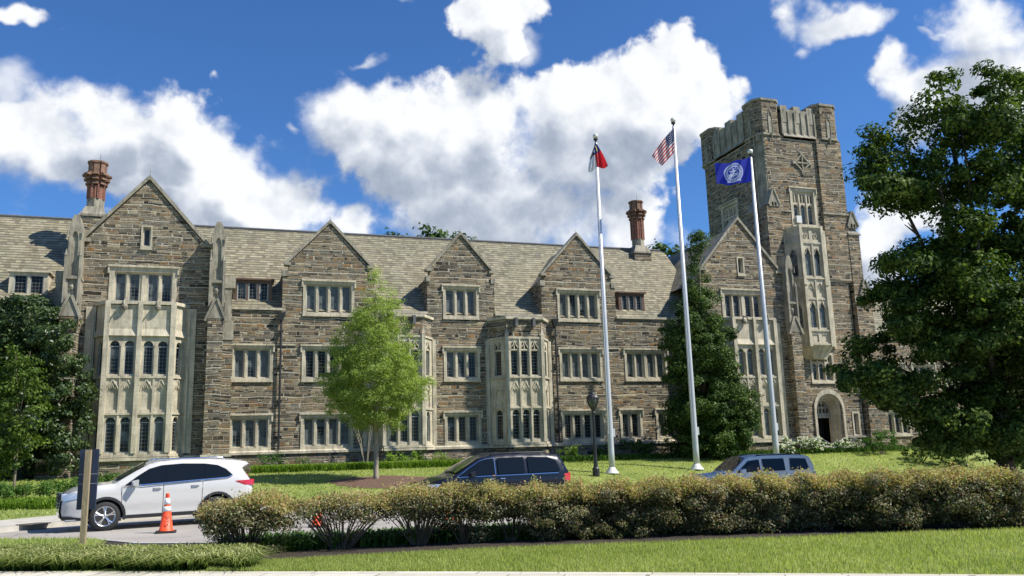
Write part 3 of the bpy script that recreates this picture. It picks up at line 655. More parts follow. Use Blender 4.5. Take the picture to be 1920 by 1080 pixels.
# smaller stone bays with rubble parapets
def small_bay(cx):
    Y = D0; fx0, fx1, bx0, bx1, yf = cx - 1.05, cx + 1.05, cx - 1.75, cx + 1.8, 43.9
    bay = MB(); glass = MB(); trim = MB(); par = MB(); plin = MB()
    def face(ax, ay, bx_, by, n):
        L = math.hypot(bx_ - ax, by - ay); fr = FR(ax, ay, math.atan2(by - ay, bx_ - ax))
        for q in (bay, glass, trim, par): q.M = fr
        Ls = [(.13 + k * .6, .13 + k * .6 + .42) for k in range(3)] if n == 3 else [(L / 2 - .24, L / 2 + .24)]
        if n == 3:
            off = (L - (Ls[-1][1] + Ls[0][0])) / 2; Ls = [(a + off, b_ + off) for a, b_ in Ls]
        hs = []
        for a, b_ in Ls:
            hs.append(arch(a, b_, 2.17, 3.5, .27, 7)); hs.append([(a, 5.67), (b_, 5.67), (b_, 7.04), (a, 7.04)])
            hs.append(arch(a + .03, (a + b_) / 2 - .03, 7.12, 7.3, .22, 4, True)); hs.append(arch((a + b_) / 2 + .03, b_ - .03, 7.12, 7.3, .22, 4, True))
            hs.append(arch(a, b_, 3.98, 4.6, .3, 4, True))
        bay.panel([(0, 1.9), (L, 1.9), (L, 7.75), (0, 7.75)], hs, 0, .16, sides=False)
        bay.panel([(.02, 3.9), (L - .02, 3.9), (L - .02, 5.5), (.02, 5.5)], [], .06, .09, sides=False)
        glass.box(.02, L - .02, .13, .15, 2.0, 7.6, 0)
        for a, b_ in Ls:
            for zz0, zz1 in ((2.17, 3.5), (5.67, 7.04)):
                for q in ((a, a + .03), (b_ - .03, b_)): glass.box(q[0], q[1], .1, .127, zz0, zz1, 1)
                glass.box(a, b_, .1, .126, zz1 - .035, zz1, 1); glass.box(a, b_, .1, .126, zz0, zz0 + .035, 1)
            c = (a + b_) / 2; w = (b_ - a) / 2
            for s in (-1, 1):
                trim.tube([(c + s * (w + .06), 0, 4.75), (c + s * w * .85, -.02, 5.0), (c + s * w * .4, -.02, 5.15), (c, 0, 5.38)], .03, 5); trim.tube([(c + s * w * .75, 0, 5.02), (c + s * w * .5, -.01, 4.82), (c, 0, 5.08)], .022, 5)
                trim.tube([(c + s * (w + .06), 0, 7.1), (c + s * w * .55, -.02, 7.3), (c, 0, 7.55), (c, 0, 7.7)], .03, 5)
        for (a, b_), (c, d) in zip(Ls[:-1], Ls[1:]):
            k = (b_ + c) / 2; trim.box(k - .04, k + .04, -.07, .02, 2.1, 7.7)
        for z0, d in ((5.5, .09), (3.84, .06), (7.7, .07)): trim.box(-.01, L + .01, -d, .01, z0, z0 + .1)
        trim.box(-.03, L + .03, -.17, .02, 1.74, 1.86); trim.box(-.03, L + .03, -.1, .02, 1.88, 2.0); trim.box(-.03, L + .03, -.1, .25, 8.8, 8.95)
        par.panel([(0, 7.8), (L, 7.8), (L, 8.8), (0, 8.8)], [], .03, .3); plin.M = fr; plin.panel([(0, GZ), (L, GZ), (L, 1.74), (0, 1.74)], [], .0, .3)
    face(bx0, Y, fx0, yf, 1); face(fx0, yf, fx1, yf, 3); face(fx1, yf, bx1, Y, 1)
    for q in (bay, glass, trim, par): q.M = I4
    for x in (fx0, fx1):
        trim.box(x - .09, x + .09, yf - .12, yf + .1, 2.0, 7.9); trim.add([(x - .1, yf - .13, 7.9), (x + .1, yf - .13, 7.9), (x, yf - .05, 8.35)], [(0, 1, 2)])
        q = MB(); q.box(x + (.45 if x < cx else -.6), x + (.6 if x < cx else -.45), yf - .3, yf + .02, 8.35, 8.85)
        build(q, 'roof_bracket', LEAD, HALL)
    for a, b_ in ((bx0 - .22, bx0), (bx1, bx1 + .2)): bay.box(a, b_, Y - .08, Y + .05, 1.95, 7.7)
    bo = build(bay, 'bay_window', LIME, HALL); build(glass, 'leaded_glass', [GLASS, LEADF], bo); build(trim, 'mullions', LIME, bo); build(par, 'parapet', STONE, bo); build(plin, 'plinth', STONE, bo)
    fl = MB(); fl.prism([(bx0, Y), (fx0, yf + .1), (fx1, yf + .1), (bx1, Y)], 8.6, 8.7); build(fl, 'bay_roof', LEAD, bo)
small_bay(15.62); small_bay(8.8)
# downpipes
for x in (2.52, 17.88):
    mb = MB(); Y = D0 - .16; mb.tube([(x, Y, 1.95), (x, Y, 8.7)], .055, 8); mb.prism([(x - .09, Y - .1), (x + .09, Y - .1), (x + .09, Y + .1), (x - .09, Y + .1)], 8.6, 9.0, 0, [(x - .2, Y - .16), (x + .2, Y - .16), (x + .2, Y + .12), (x - .2, Y + .12)])
    for z in (2.6, 4.4, 6.2, 8.0): mb.box(x - .12, x + .12, Y - .05, Y + .16, z, z + .07)
    build(mb, 'downpipe', IRON, HALL)
# chimneys: octagonal brick shafts with corbelled crowns on stone bases
def chimney(x, y, zb, z0, z1, r=.41, w=.62):
    mb = MB(); mb.box(x - w, x + w, y - .65, y + .65, zb, z0 - .5); ch = build(mb, 'chimney', STONE, HALL)
    t = MB(); t.box(x - w - .06, x + w + .06, y - .71, y + .71, z0 - .5, z0 - .38); t.prism([(x - w, y - .65), (x + w, y - .65), (x + w, y + .65), (x - w, y + .65)], z0 - .38, z0 + .1, 0, [(x - r, y - r), (x + r, y - r), (x + r, y + r), (x - r, y + r)])
    t.lathe([(r + .02, z0 + .0), (r + .02, z0 + .55)], (x, y), 8); build(t, 'chimney_base', LIME_W, ch)
    s = MB(); cr_ = MB()
    s.lathe([(r, z0 + .55), (r, z1 - 1.35)], (x, y), 8)
    for k in range(8):
        a = math.pi / 8 + k * math.pi / 4; s.box(x + r * math.cos(a) - .05, x + r * math.cos(a) + .05, y + r * math.sin(a) - .05, y + r * math.sin(a) + .05, z0 + .56, z1 - 1.3)
    for k in range(8):                                   # star-shaped crown
        a = k * math.pi / 4
        cr_.M = FR(x, y, a)
        for j, (rr, h) in enumerate(((.12, .0), (.21, .24), (.30, .48))):
            cr_.box(-.15, .15, r - .15, r + rr, z1 - 1.3 + h, z1 - 1.3 + h + .09)
            cr_.box(-.1, .1, r - .2, r + rr * .5, z1 - 1.3 + h + .09, z1 - 1.3 + h + .2)
        cr_.box(-.13, .13, r - .2, r + .03, z1 - .7, z1 - .1); cr_.box(-.17, .17, r - .2, r + .08, z1 - .1, z1)
    s.M = I4; s.lathe([(r - .02, z1 - 1.3), (r - .02, z1 - .06)], (x, y), 8)
    build(cr_, 'chimney_crown', CROWN_B, ch)
    build(s, 'chimney_shaft', BRICK, ch)
    q = MB(); q.tube([(x + .1, y, z1), (x + .1, y, z1 + .5)], .012, 5); build(q, 'lightning_rod', LEAD, ch)
for px, pt, pb, yy, zb in ((178, 305, 398, 47.6, 11.5), (1197, 379, 468, 50.2, 13.2)):
    a = onY(px, pt, yy); b_ = onY(px, pb, yy); chimney(b_.x, yy, zb, b_.z + .1, a.z)
# lower wing beyond the tower
WY = 47.5; hs = []
for u0 in (43.6, 46.3, 49.2, 52.0):
    hs.append(window(HALL, lights(u0, 3), 2.0, 3.3, WY)); hs.append(window(HALL, lights(u0, 3), 5.3, 6.6, WY))
mb = MB(); mb.panel([(40.5, GZ), (62, GZ), (62, 8.6), (40.5, 8.6)], hs, WY, WY + .5); build(mb, 'wing_wall', STONE_T, HALL)
mb = MB(); mb.add([(40, WY - .1, 8.5), (62, WY - .1, 8.5), (62, WY + 4.5, 13.0), (40, WY + 4.5, 13.0), (62, WY + 9, 8.5), (40, WY + 9, 8.5)], [(0, 1, 2, 3), (3, 2, 4, 5)]); build(mb, 'wing_roof', SLATE, HALL)
# ---------------------------------------------------------------- tower
TX0, TX1, TY0, TY1 = 34.3, 40.9, 46.5, 54.0; CH = .75
plan = [(TX0, TY0 + CH), (TX0 + CH * .55, TY0), (TX1 - .35, TY0), (TX1, TY0 + .35), (TX1, TY1 - .4), (TX1 - .4, TY1), (TX0 + .4, TY1), (TX0, TY1 - .4)]
FT = FR(0, 0, 0)
# windows of front, holes
th = []
u3 = [(36.6, 37.03), (37.2, 37.63), (37.8, 38.23)]
th.append(window(TOWER, u3, 16.35, 17.75, TY0, ah=.3, pointed=True, border=.26, tracery=.85, name='traceried_window'))
th.append(window(TOWER, [(36.9, 37.3), (37.45, 37.85), (38.0, 38.4)], 5.6, 6.7, TY0, ah=.25, pointed=True, border=.2, tracery=.5, mould=False, name='traceried_window'))
th.append(window(TOWER, [(39.82, 40.1)], 2.0, 3.3, TY0, border=.16, mould=False, gmat=GLASS_P, name='slit_window'))
DC = 37.85
door_hole = arch(DC - 1.02, DC + 1.02, GZ, 3.5, 1.3, 12)
th.append(door_hole)
mb = MB()
mb.panel([(TX0 + CH * .55, GZ), (TX1 - .35, GZ), (TX1 - .35, 22.7), (TX0 + CH * .55, 22.7)], th, TY0, TY0 + .5, sides=False)
FL = FR(TX0, TY1 - .4, -math.pi / 2)                 # left face: u runs toward the front
LL = TY1 - .4 - (TY0 + CH)
lh = [window(TOWER, [(LL - 4.3, LL - 3.87), (LL - 3.7, LL - 3.27), (LL - 3.1, LL - 2.67)], 16.35, 17.75, 0, fr=FL, ah=.3, pointed=True, border=.26, tracery=.85, name='traceried_window')]
mb.M = FL; mb.panel([(0, GZ), (LL, GZ), (LL, 22.7), (0, 22.7)], lh, 0, .5, sides=False); mb.M = I4
side = [((TX1, TY0 + .35), (TX1, TY1 - .4)), ((TX1, TY1 - .4), (TX1 - .4, TY1)), ((TX1 - .4, TY1), (TX0 + .4, TY1)), ((TX0 + .4, TY1), (TX0, TY1 - .4)), ((TX1 - .35, TY0), (TX1, TY0 + .35))]
for a, b_ in side: mb.add([(a[0], a[1], GZ), (b_[0], b_[1], GZ), (b_[0], b_[1], 22.7), (a[0], a[1], 22.7)], [(0, 1, 2, 3)])
# projecting lower corner buttresses
mb.box(TX1 - .12, TX1 + .8, TY0 - .2, TY0 + .9, GZ, 15.8); mb.box(TX1 - .1, TX1 + 1.25, TY0 - .25, TY0 + 1.0, GZ, 10.9); mb.box(TX1 - .08, TX1 + 1.5, TY0 - .3, TY0 + 1.1, GZ, 5.4)
mb.box(TX0 - .15, TX0 + 1.0, TY0 - .3, TY0 + .55, GZ, 17.4)
mb.box(TX0 - .3, TX0 + .25, TY0 + .5, TY0 + 1.6, GZ, 17.0)
mb.box(TX1 - 2.0, TX1 + .05, TY0 - .16, TY0 + .6, 12.4, 22.6)
# battlements
mb2 = MB()
def merlon(m_, x0, x1, y0, y1, z0, z1): m_.box(x0, x1, y0, y1, z0, z1)
T1 = 25.15
oct_c = [(TX0 + .95, TY0 + .95), (TX1 - .9, TY0 + .75), (TX0 + .9, TY1 - .9), (TX1 - .9, TY1 - .9)]
def octo(c, r, k=.38):
    x, y = c; return [(x - r, y - r * k), (x - r * k, y - r), (x + r * k, y - r), (x + r, y - r * k), (x + r, y + r * k), (x + r * k, y + r), (x - r * k, y + r), (x - r, y + r * k)]
for c in oct_c: mb.prism(octo(c, 1.0, .62), 22.7, T1)
wall = build(mb, 'wall', STONE_T, TOWER)
for c in oct_c:
    t = MB(); t.prism(octo(c, 1.06, .62), T1, T1 + .16); t.prism(octo(c, 1.05, .62), 22.6, 22.72)
    # sunk lancet panels on the turrets, as raised ribs
    for fr, uc in ((FR(c[0], c[1] - 1.0, 0), 0), (FR(c[0] - 1.0, c[1], -math.pi / 2), 0)):
        t.M = fr
        for s in (-1, 1): t.tube([(s * .16, -.02, 22.75), (s * .16, -.02, 24.0), (0, -.02, 24.5)], .035, 5)
        t.box(-.15, .15, -.012, .02, 22.75, 24.0); t.tube([(0, -.05, 22.3), (0, -.06, 22.75)], [.03, .09], 6)
        t.M = I4
    build(t, 'turret_cap', LIME_W, TOWER)
for a, b_, fr in ((TX0 + 1.95, TX1 - 1.9, FR(0, TY0, 0)), (1.5, LL - 1.0, FL)):
    t = MB(); t.M = fr; w = b_ - a
    t.box(a, b_, .0, .45, 22.72, 24.68)
    n = 5; s_ = w / n
    for k in range(n + 1): t.box(a + k * s_ - .06, a + k * s_ + .06, -.08, .02, 22.8, 24.5)
    for k in (0, 2, 4): 
        t.box(a + k * s_ + .0, a + (k + 1) * s_ - .0, .02, .42, 24.45, 24.98)
        t.add([(a + k * s_ + .08, -.03, 23.7), (a + (k + 1) * s_ - .08, -.03, 23.7), (a + (k + 1) * s_ - .08, -.03, 24.3), (a + (k + .5) * s_, -.03, 24.75), (a + k * s_ + .08, -.03, 24.3)], [(0, 1, 2, 3, 4)])
    t.add([(a, -.16, 22.62), (b_, -.16, 22.62), (b_, .0, 22.9), (a, 0, 22.9)], [(0, 1, 2, 3)])
    t.box(a, b_, .0, .1, 22.5, 22.62)
    t.M = I4; build(t, 'battlement', LIME_W, TOWER)
t = MB()
# chamfered limestone corner strip
mx, my = TX0 + CH * .275, TY0 + CH / 2; an = math.atan2(-CH, CH * .55); t.M = FR(TX0, TY0 + CH, an); L = math.hypot(CH, CH * .55)
t.panel([(0, 17.4), (L, 17.4), (L, 25.1), (0, 25.1)], [], -.02, .2); t.box(.06, .14, -.1, 0, 18, 22.6); t.box(L - .14, L - .06, -.1, 0, 18, 22.6)
t.tube([(L / 2, -.05, 22.2), (L / 2, -.12, 22.8), (L / 2, -.05, 23.6)], [.22, .14, .02], 6)
for k in range(9): t.lathe([(0, 19.8 + k * .28), (.07, 19.88 + k * .28), (0, 19.96 + k * .28)], (L - .02, -.06), 6)
t.M = I4
build(t, 'corner_strip', LIME_W, TOWER)
for bx in ((TX0 + .98, 36.3, 17.1, 17.22), (TX0 + .98, 35.5, 12.3, 12.4), (38.8, TX1 - .2, 12.3, 12.42), (TX0, 36.6, 1.75, 1.87), (39.1, TX1 - .1, 1.75, 1.87)):
    t = MB(); t.box(bx[0], bx[1], TY0 - .12, TY0 + .02, bx[2], bx[3]); build(t, 'string_course', LIME_W, TOWER)
t = MB(); t.box(38.85, TX1 + .07, TY0 - .24, TY0 + .02, 17.1, 17.22); build(t, 'string_course', LIME_W, TOWER)
for w_, z, y in ((.85, 15.8, .24), (1.3, 10.9, .29), (1.55, 5.4, .34)):
    t = MB(); t.add([(TX1 - .13, TY0 - y, z), (TX1 + w_, TY0 - y, z), (TX1 + w_ - .3, TY0 - .0, z + .5), (TX1 - .13, TY0 - .0, z + .5), (TX1 + w_, TY0 + 1.1, z)], [(0, 1, 2, 3), (1, 4, 2)]); t.box(TX1 - .13, TX1 + w_ + .04, TY0 - y - .05, TY0 + 1.1, z - .1, z); build(t, 'weathering', LIME_W, TOWER)
def gablet(x, y, z, w=.42, h=1.1):
    t = MB()
    for s in (-1, 1): t.rake(x + s * w, z, x, z + h, y - .1, y + .5, .1)
    t.panel([(x - w + .04, z - .1), (x + w - .04, z - .1), (x + w - .04, z + .05), (x, z + h - .02), (x - w + .04, z + .05)], [arch(x - .2, x - .03, z - .08, z + .12, .1, 4), arch(x + .03, x + .2, z - .08, z + .12, .1, 4)], y - .04, y + .4)
    build(t, 'gablet', LIME_W, TOWER)
gablet(TX0 + .45, TY0 - .32, 17.45); gablet(TX1 + .35, TY0 - .2, 16.3); gablet(TX0 - .1, TY0 + 1.0, 17.1, .35, .9); gablet(TX1 + .75, TY0 - .25, 11.4)
c = (37.6, 20.75); t = MB()
for a, b_ in (((-.62, 0), (0, .62)), ((0, .62), (.62, 0)), ((.62, 0), (0, -.62)), ((0, -.62), (-.62, 0)), ((-.45, 0), (.45, 0)), ((0, -.45), (0, .45))):
    t.tube([(c[0] + a[0], TY0 - .05, c[1] + a[1]), (c[0] + b_[0], TY0 - .05, c[1] + b_[1])], .06, 5)
for a in ((0, .7), (.7, 0), (0, -.7), (-.7, 0)): t.box(c[0] + a[0] - .09, c[0] + a[0] + .09, TY0 - .1, TY0, c[1] + a[1] - .09, c[1] + a[1] + .09)
build(t, 'diamond_ornament', LIME_W, TOWER)
# tall canted bay hung on the front
bay = MB(); glass = MB(); trim = MB(); fx0, fx1, bx0, bx1, yf = 36.05, 37.75, 35.45, 38.75, TY0 - 1.05
def oface(ax, ay, bx_, by, n):
    L = math.hypot(bx_ - ax, by - ay); fr = FR(ax, ay, math.atan2(by - ay, bx_ - ax))
    for q in (bay, glass, trim): q.M = fr
    Ls = [(L / 2 - .62, L / 2 - .12), (L / 2 + .12, L / 2 + .62)] if n == 2 else [(L / 2 - .26, L / 2 + .26)]
    hs = []
    for a, b_ in Ls:
        hs += [arch(a, b_, 12.45, 14.0, .3, 6, True), arch(a, b_, 8.95, 10.3, .3, 6, True), arch(a, b_, 11.0, 11.6, .3, 4, True), [(a, 14.95), (b_, 14.95), (b_, 15.6), (a, 15.6)], [(a, 8.0), (b_, 8.0), (b_, 8.5), (a, 8.5)]]
    bay.panel([(0, 7.85), (L, 7.85), (L, 15.8), (0, 15.8)], hs, 0, .15, sides=False)
    glass.box(.02, L - .02, .12, .14, 12.3, 14.5, 0); glass.box(.02, L - .02, .12, .14, 8.8, 10.8, 0)
    for z0, z1 in ((10.9, 12.1), (14.8, 15.7), (7.9, 8.6)): bay.box(.02, L - .02, .06, .1, z0, z1)
    for a, b_ in Ls:
        cc = (a + b_) / 2
        trim.tube([(cc - .15, .02, 15.2), (cc, .0, 15.45), (cc + .15, .02, 15.2), (cc, 0, 15.05), (cc - .15, .02, 15.2)], .035, 5)
        for zb in (14.25, 11.85, 10.6): trim.tube([(a, 0, zb - .35), (cc, -.03, zb + .1), (b_, 0, zb - .35)], .03, 5)
    for z0, d in ((7.78, .1), (8.7, .08), (10.82, .05), (12.22, .09), (14.65, .08), (15.75, .1)): trim.box(-.02, L + .02, -d, .01, z0, z0 + .1)
    if n == 2: trim.box(L / 2 - .05, L / 2 + .05, -.06, .01, 8.8, 14.6)
oface(bx0, TY0, fx0, yf, 1); oface(fx0, yf, fx1, yf, 2); oface(fx1, yf, bx1, TY0, 1)
for q in (bay, glass, trim): q.M = I4
for x in (fx0, fx1):
    trim.box(x - .1, x + .1, yf - .12, yf + .1, 7.7, 15.9); trim.box(x - .15, x + .15, yf - .18, yf + .1, 11.8, 12.1)
for x in (bx0, bx1 + .05): trim.box(x - .12, x + .1, TY0 - .14, TY0 + .02, 7.7, 15.9)
bay.prism([(bx0, TY0), (fx0, yf), (fx1, yf), (bx1, TY0)], 15.75, 15.82)
for z0, z1, k0, k1 in ((7.2, 7.8, .55, 1.0), (6.95, 7.2, .4, .55)):      # corbelled underside
    f0 = lambda k: [(DC - .75 - (DC - .75 - bx0) * k, TY0 + .01), (DC - .6 - (DC - .6 - fx0) * k, TY0 - 1.05 * k), (DC - .6 + (fx1 - DC + .6) * k, TY0 - 1.05 * k), (DC - .2 + (bx1 - DC + .2) * k, TY0 + .01)]
    trim.prism(f0(k0), z0, z1, 0, f0(k1))
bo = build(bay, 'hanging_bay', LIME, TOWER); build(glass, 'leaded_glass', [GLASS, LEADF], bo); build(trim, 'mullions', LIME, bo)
ac = MB(); ac.box(36.62, 37.02, TY0 - .18, TY0 + .15, 16.36, 16.85); build(ac, 'window_air_conditioner', plain('white_plastic', (.6, .6, .58), .5), TOWER)
# doorway: splayed arch of several orders
dm = MB()
for k, (w, y0, y1) in enumerate(((1.22, -.1, .1), (1.06, .1, .35), (.92, .35, .6), (.78, .6, .85))):
    inn = arch(DC - w + .17, DC + w - .17, GZ, 3.45, 1.22 - .14 * k, 12); out = arch(DC - w - (.03 if k else .0), DC + w + (.03 if k else 0), GZ - .01, 3.5, 1.46 - .14 * k, 12)
    dm.panel(out, [inn], TY0 + y0, TY0 + y1)
dr = build(dm, 'arched_doorway', LIME, TOWER)
dt = MB(); dt.panel(arch(DC - .66, DC + .66, 3.25, 3.4, .85, 10), [arch(DC + q - .09, DC + q + .09, 3.42, 3.6, .15, 5, True) for q in (-.42, -.14, .14, .42)] + [arch(DC + q - .1, DC + q + .1, 3.85, 3.95, .15, 5, True) for q in (-.14, .14)], TY0 + .7, TY0 + .85)
dt.box(DC - .66, DC + .66, TY0 + .66, TY0 + .9, 3.1, 3.25); build(dt, 'tympanum', LIME_W, dr)
dd = MB(); dd.box(DC - .66, DC + .66, TY0 + 1.5, TY0 + 1.6, GZ, 4.6); build(dd, 'door', DARK, dr)
# steps and handrails at the door
mb = MB()
for k in range(4): mb.box(DC - 1.6, DC + 1.6, TY0 - .35 * (4 - k) - .1, TY0 + .3, GZ + .1 * k, .95 + .12 * k - .0)
tag(build(mb, 'entrance_steps', MATS['concrete']), 'pale stone steps up to the arched doorway of the tower', 'steps')
mr = plain('steel_rail', (.45, .45, .45), .35, 1)
for k, (pa, pb, yy, lb) in enumerate((((1540, 822), (1572, 842), 44.6, 'thin metal handrail at the left of the tower doorway'), ((1600, 820), (1622, 834), 44.9, 'thin metal handrail sloping down at the right of the tower doorway'), ((1692, 832), (1717, 849), 44.0, 'thin metal handrail sloping among the shrubs right of the tower'), ((1762, 828), (1782, 840), 43.8, 'thin metal handrail furthest right, below the big tree'))):
    a = onY(*pa, yy); b_ = onY(*pb, yy); mb = MB(); mb.tube([a, b_], .03, 6)
    for q in (a, b_, (a + b_) / 2): mb.tube([q, (q.x, q.y, ground(q.x, q.y) - .05)], .022, 6)
    tag(build(mb, 'handrail', mr), lb, 'handrail', 'handrails by the tower')
# ---------------------------------------------------------------- foliage
def quads_obj(name, P, Nn, size, mat, parent=None, aspect=.55, up=None, kind=None, fold=.25):
    """leaf shaped quads at points P facing Nn"""
    n = len(P); Nn = Nn / (np.linalg.norm(Nn, axis=1, keepdims=True) + 1e-9)
    r = rng.normal(size=(n, 3)); a = np.cross(Nn, r); a /= (np.linalg.norm(a, axis=1, keepdims=True) + 1e-9); b = np.cross(Nn, a)
    s = (size * rng.uniform(.65, 1.3, n))[:, None]
    V = np.empty((n, 4, 3)); V[:, 0] = P - a * s * .5; V[:, 1] = P + b * s * aspect * .5 + Nn * s * fold * .3; V[:, 2] = P + a * s * .5 - Nn * s * fold * .3; V[:, 3] = P - b * s * aspect * .5 + Nn * s * fold * .3
    return raw(name, V.reshape(-1, 3), n, 4, mat, parent, kind)
def raw(name, V, n, k, mat, parent=None, kind=None):
    if parent is not None:
        q = parent; off = np.zeros(3)
        while q is not None: off += np.array(q.location); q = q.parent
        V = V - off
    me = bpy.data.meshes.new(name); me.vertices.add(n * k); me.vertices.foreach_set('co', V.astype(np.float32).ravel())
    me.loops.add(n * k); me.loops.foreach_set('vertex_index', np.arange(n * k, dtype=np.int32))
    me.polygons.add(n); me.polygons.foreach_set('loop_start', np.arange(0, n * k, k, dtype=np.int32)); me.polygons.foreach_set('loop_total', np.full(n, k, dtype=np.int32))
    me.update(calc_edges=True); me.materials.append(mat)
    o = bpy.data.objects.new(name, me); COL.objects.link(o)
    if parent: o.parent = parent
    if kind: o['kind'] = kind
    return o
def blob_pts(blobs, dens, shell=.5, clump=0.35, sub=9, upb=.45):
    """blobs: (center, (rx,ry,rz)); leaves gather in smaller clumps on each blob"""
    P = []; Nn = []
    for c, rad in blobs:
        c = np.array(c); rad = np.array(rad, float) if hasattr(rad, '__len__') else np.array([rad] * 3, float)
        area = (rad[0] * rad[1] + rad[0] * rad[2] + rad[1] * rad[2]) / 3
        nc = max(4, int(sub * area)); n = int(dens * area)
        d = rng.normal(size=(nc, 3)); d /= np.linalg.norm(d, axis=1, keepdims=True)
        cc = c + d * rad * (shell + (1 - shell) * rng.uniform(0, 1, (nc, 1)) ** .6)
        cr = clump * rng.uniform(.5, 1.35, nc)
        idx = rng.integers(0, nc, n)
        dd = rng.normal(size=(n, 3)); dd /= np.linalg.norm(dd, axis=1, keepdims=True)
        rr = rng.uniform(0, 1, (n, 1)) ** .45
        off = dd * rr * cr[idx][:, None] * np.array([1.15, 1.15, .7])
        P.append(cc[idx] + off); Nn.append(dd * .7 + d[idx] * .5 + np.array([0, 0, upb]) + rng.normal(size=(n, 3)) * .45)
    return np.concatenate(P), np.concatenate(Nn)
def tree(name, label, base, blobs, dens, size, leafmat, barkmat, trunk_r, trunk_h, cat='tree', clump=.5, sub=7, limbs=10, shell=.5, group=None, aspect=.55, lean=(0, 0)):
    t = thing(name, label, cat, base, group=group)
    base = Vector(base); mb = MB()
    top = base + Vector((lean[0], lean[1], trunk_h)); mid = base.lerp(top, .5) + Vector((random.uniform(-.05, .05), 0, 0))
    mb.tube([base - Vector((0, 0, .1)), base + Vector((0, 0, .15)), mid, top], [trunk_r * 1.35, trunk_r, trunk_r * .85, trunk_r * .7], 9)
    cs = [Vector([float(q) for q in b_[0]]) for b_ in blobs]; 
    for k in range(min(limbs, len(cs))):
        c = cs[int(k * len(cs) / min(limbs, len(cs)))]
        hh = max(min(.9, (c.z - base.z) / (trunk_h * 1.9)), .62); s = base.lerp(top, hh)
        md = s.lerp(c, .5) + Vector((0, 0, -.08 * (c - s).length)) + Vector((random.uniform(-.2, .2),) * 3)
        mb.tube([s, md, c], [trunk_r * .5, trunk_r * .3, trunk_r * .08], 6)
        for q in range(4):
            e = md.lerp(c, random.uniform(.2, .9)); w = Vector((random.uniform(-1, 1), random.uniform(-1, 1), random.uniform(-.1, 1))) * min(.6, (c - s).length * .2)
            mb.tube([e, e + w * .5, e + w], [trunk_r * .16, trunk_r * .1, trunk_r * .04], 4)
    if len(cs): 
        zt = max(c.z for c in cs); ap = max(cs, key=lambda c: c.z); mb.tube([top, top.lerp(ap, .6), ap], [trunk_r * .7, trunk_r * .35, trunk_r * .06], 7)
    build(mb, 'trunk', barkmat, t, smooth=True)
    P, Nn = blob_pts(blobs, dens, shell, clump, sub)
    quads_obj('crown', P, Nn, size, leafmat, t, aspect=aspect)
    return t
def pxblobs(L, cz, k=1.0):
    """measured crown lobes: (px, py, rx_px, ry_px, depth offset)"""
    out = []
    for x, y, rx, ry, dz in L:
        z = cz + dz; c = atz(x, y, z); out.append(((c.x, c.y, c.z), (rx * z / FPX * k, rx * z / FPX * k * .95, ry * z / FPX * k)))
    return out
def cdepth(p): return float((RC.T @ np.array([p[0], p[1], p[2] - EYE]))[2])
# young light green tree on the lawn
zA = cdepth(TREE_A); L = []
for y, hw in ((512, 9), (530, 20), (552, 34), (580, 48), (612, 63), (645, 76), (675, 88), (705, 97), (735, 98), (762, 86), (785, 58)):
    n = max(1, int(hw / 12)); 
    for k in range(n * 2):
        a = 2 * math.pi * (k + random.random() * .6) / (n * 2); q = hw * .72
        q *= random.uniform(.75, 1.12); L.append((703 + q * math.cos(a) + random.uniform(-4, 4), y + random.uniform(-16, 16), max(9, hw * .40), max(11, 19), q * math.sin(a) * zA / FPX))
L += [(703, 600, 25, 50, 0), (700, 690, 45, 60, 0), (603, 715, 10, 8, 0), (806, 715, 12, 10, 0), (640, 655, 12, 10, 0), (770, 640, 14, 12, 0)]
tree('young_tree', 'young light green tree with thin grey trunk in a circle of mulch', TREE_A, pxblobs(L, zA), 2300, .085, L_ASH, BARK_L, .115, 3.3, clump=.3, sub=34, limbs=14, shell=.2, aspect=.42)
# dark evergreen in front of the right-hand gable
B = hit(1325, 868); zB = 47.3; B = atz(1325, 866, zB); B.z = ground(B.x, B.y); L = []
for y, hw, cx in ((448, 4, 1308), (460, 8, 1308), (478, 16, 1309), (512, 22, 1312), (540, 32, 1310), (570, 44, 1308), (600, 54, 1310), (630, 66, 1312), (660, 72, 1315), (690, 74, 1318), (720, 76, 1320), (750, 84, 1330), (780, 90, 1335), (810, 82, 1335), (838, 72, 1335)):
    n = max(2, int(hw / 9))
    for k in range(n):
        a = 2 * math.pi * (k + random.random() * .7) / n; q = hw * .74 * random.uniform(.75, 1.1)
        L.append((cx + q * math.cos(a), y + random.uniform(-12, 12), max(8, hw * .30), random.uniform(10, 20), q * math.sin(a) * zB / FPX * .8))
L += [(1310, 600, 30, 60, 0), (1320, 720, 50, 80, 0), (1330, 800, 55, 50, 0), (1415, 785, 16, 12, 0), (1250, 655, 14, 12, 0)]
tree('evergreen_tree', 'tall dark evergreen tree tapering to a point in front of the right-hand gable', B, pxblobs(L, zB, 1.12), 2900, .13, L_HOLLY, BARK, .2, 4, clump=.42, sub=20, limbs=8, shell=.35)
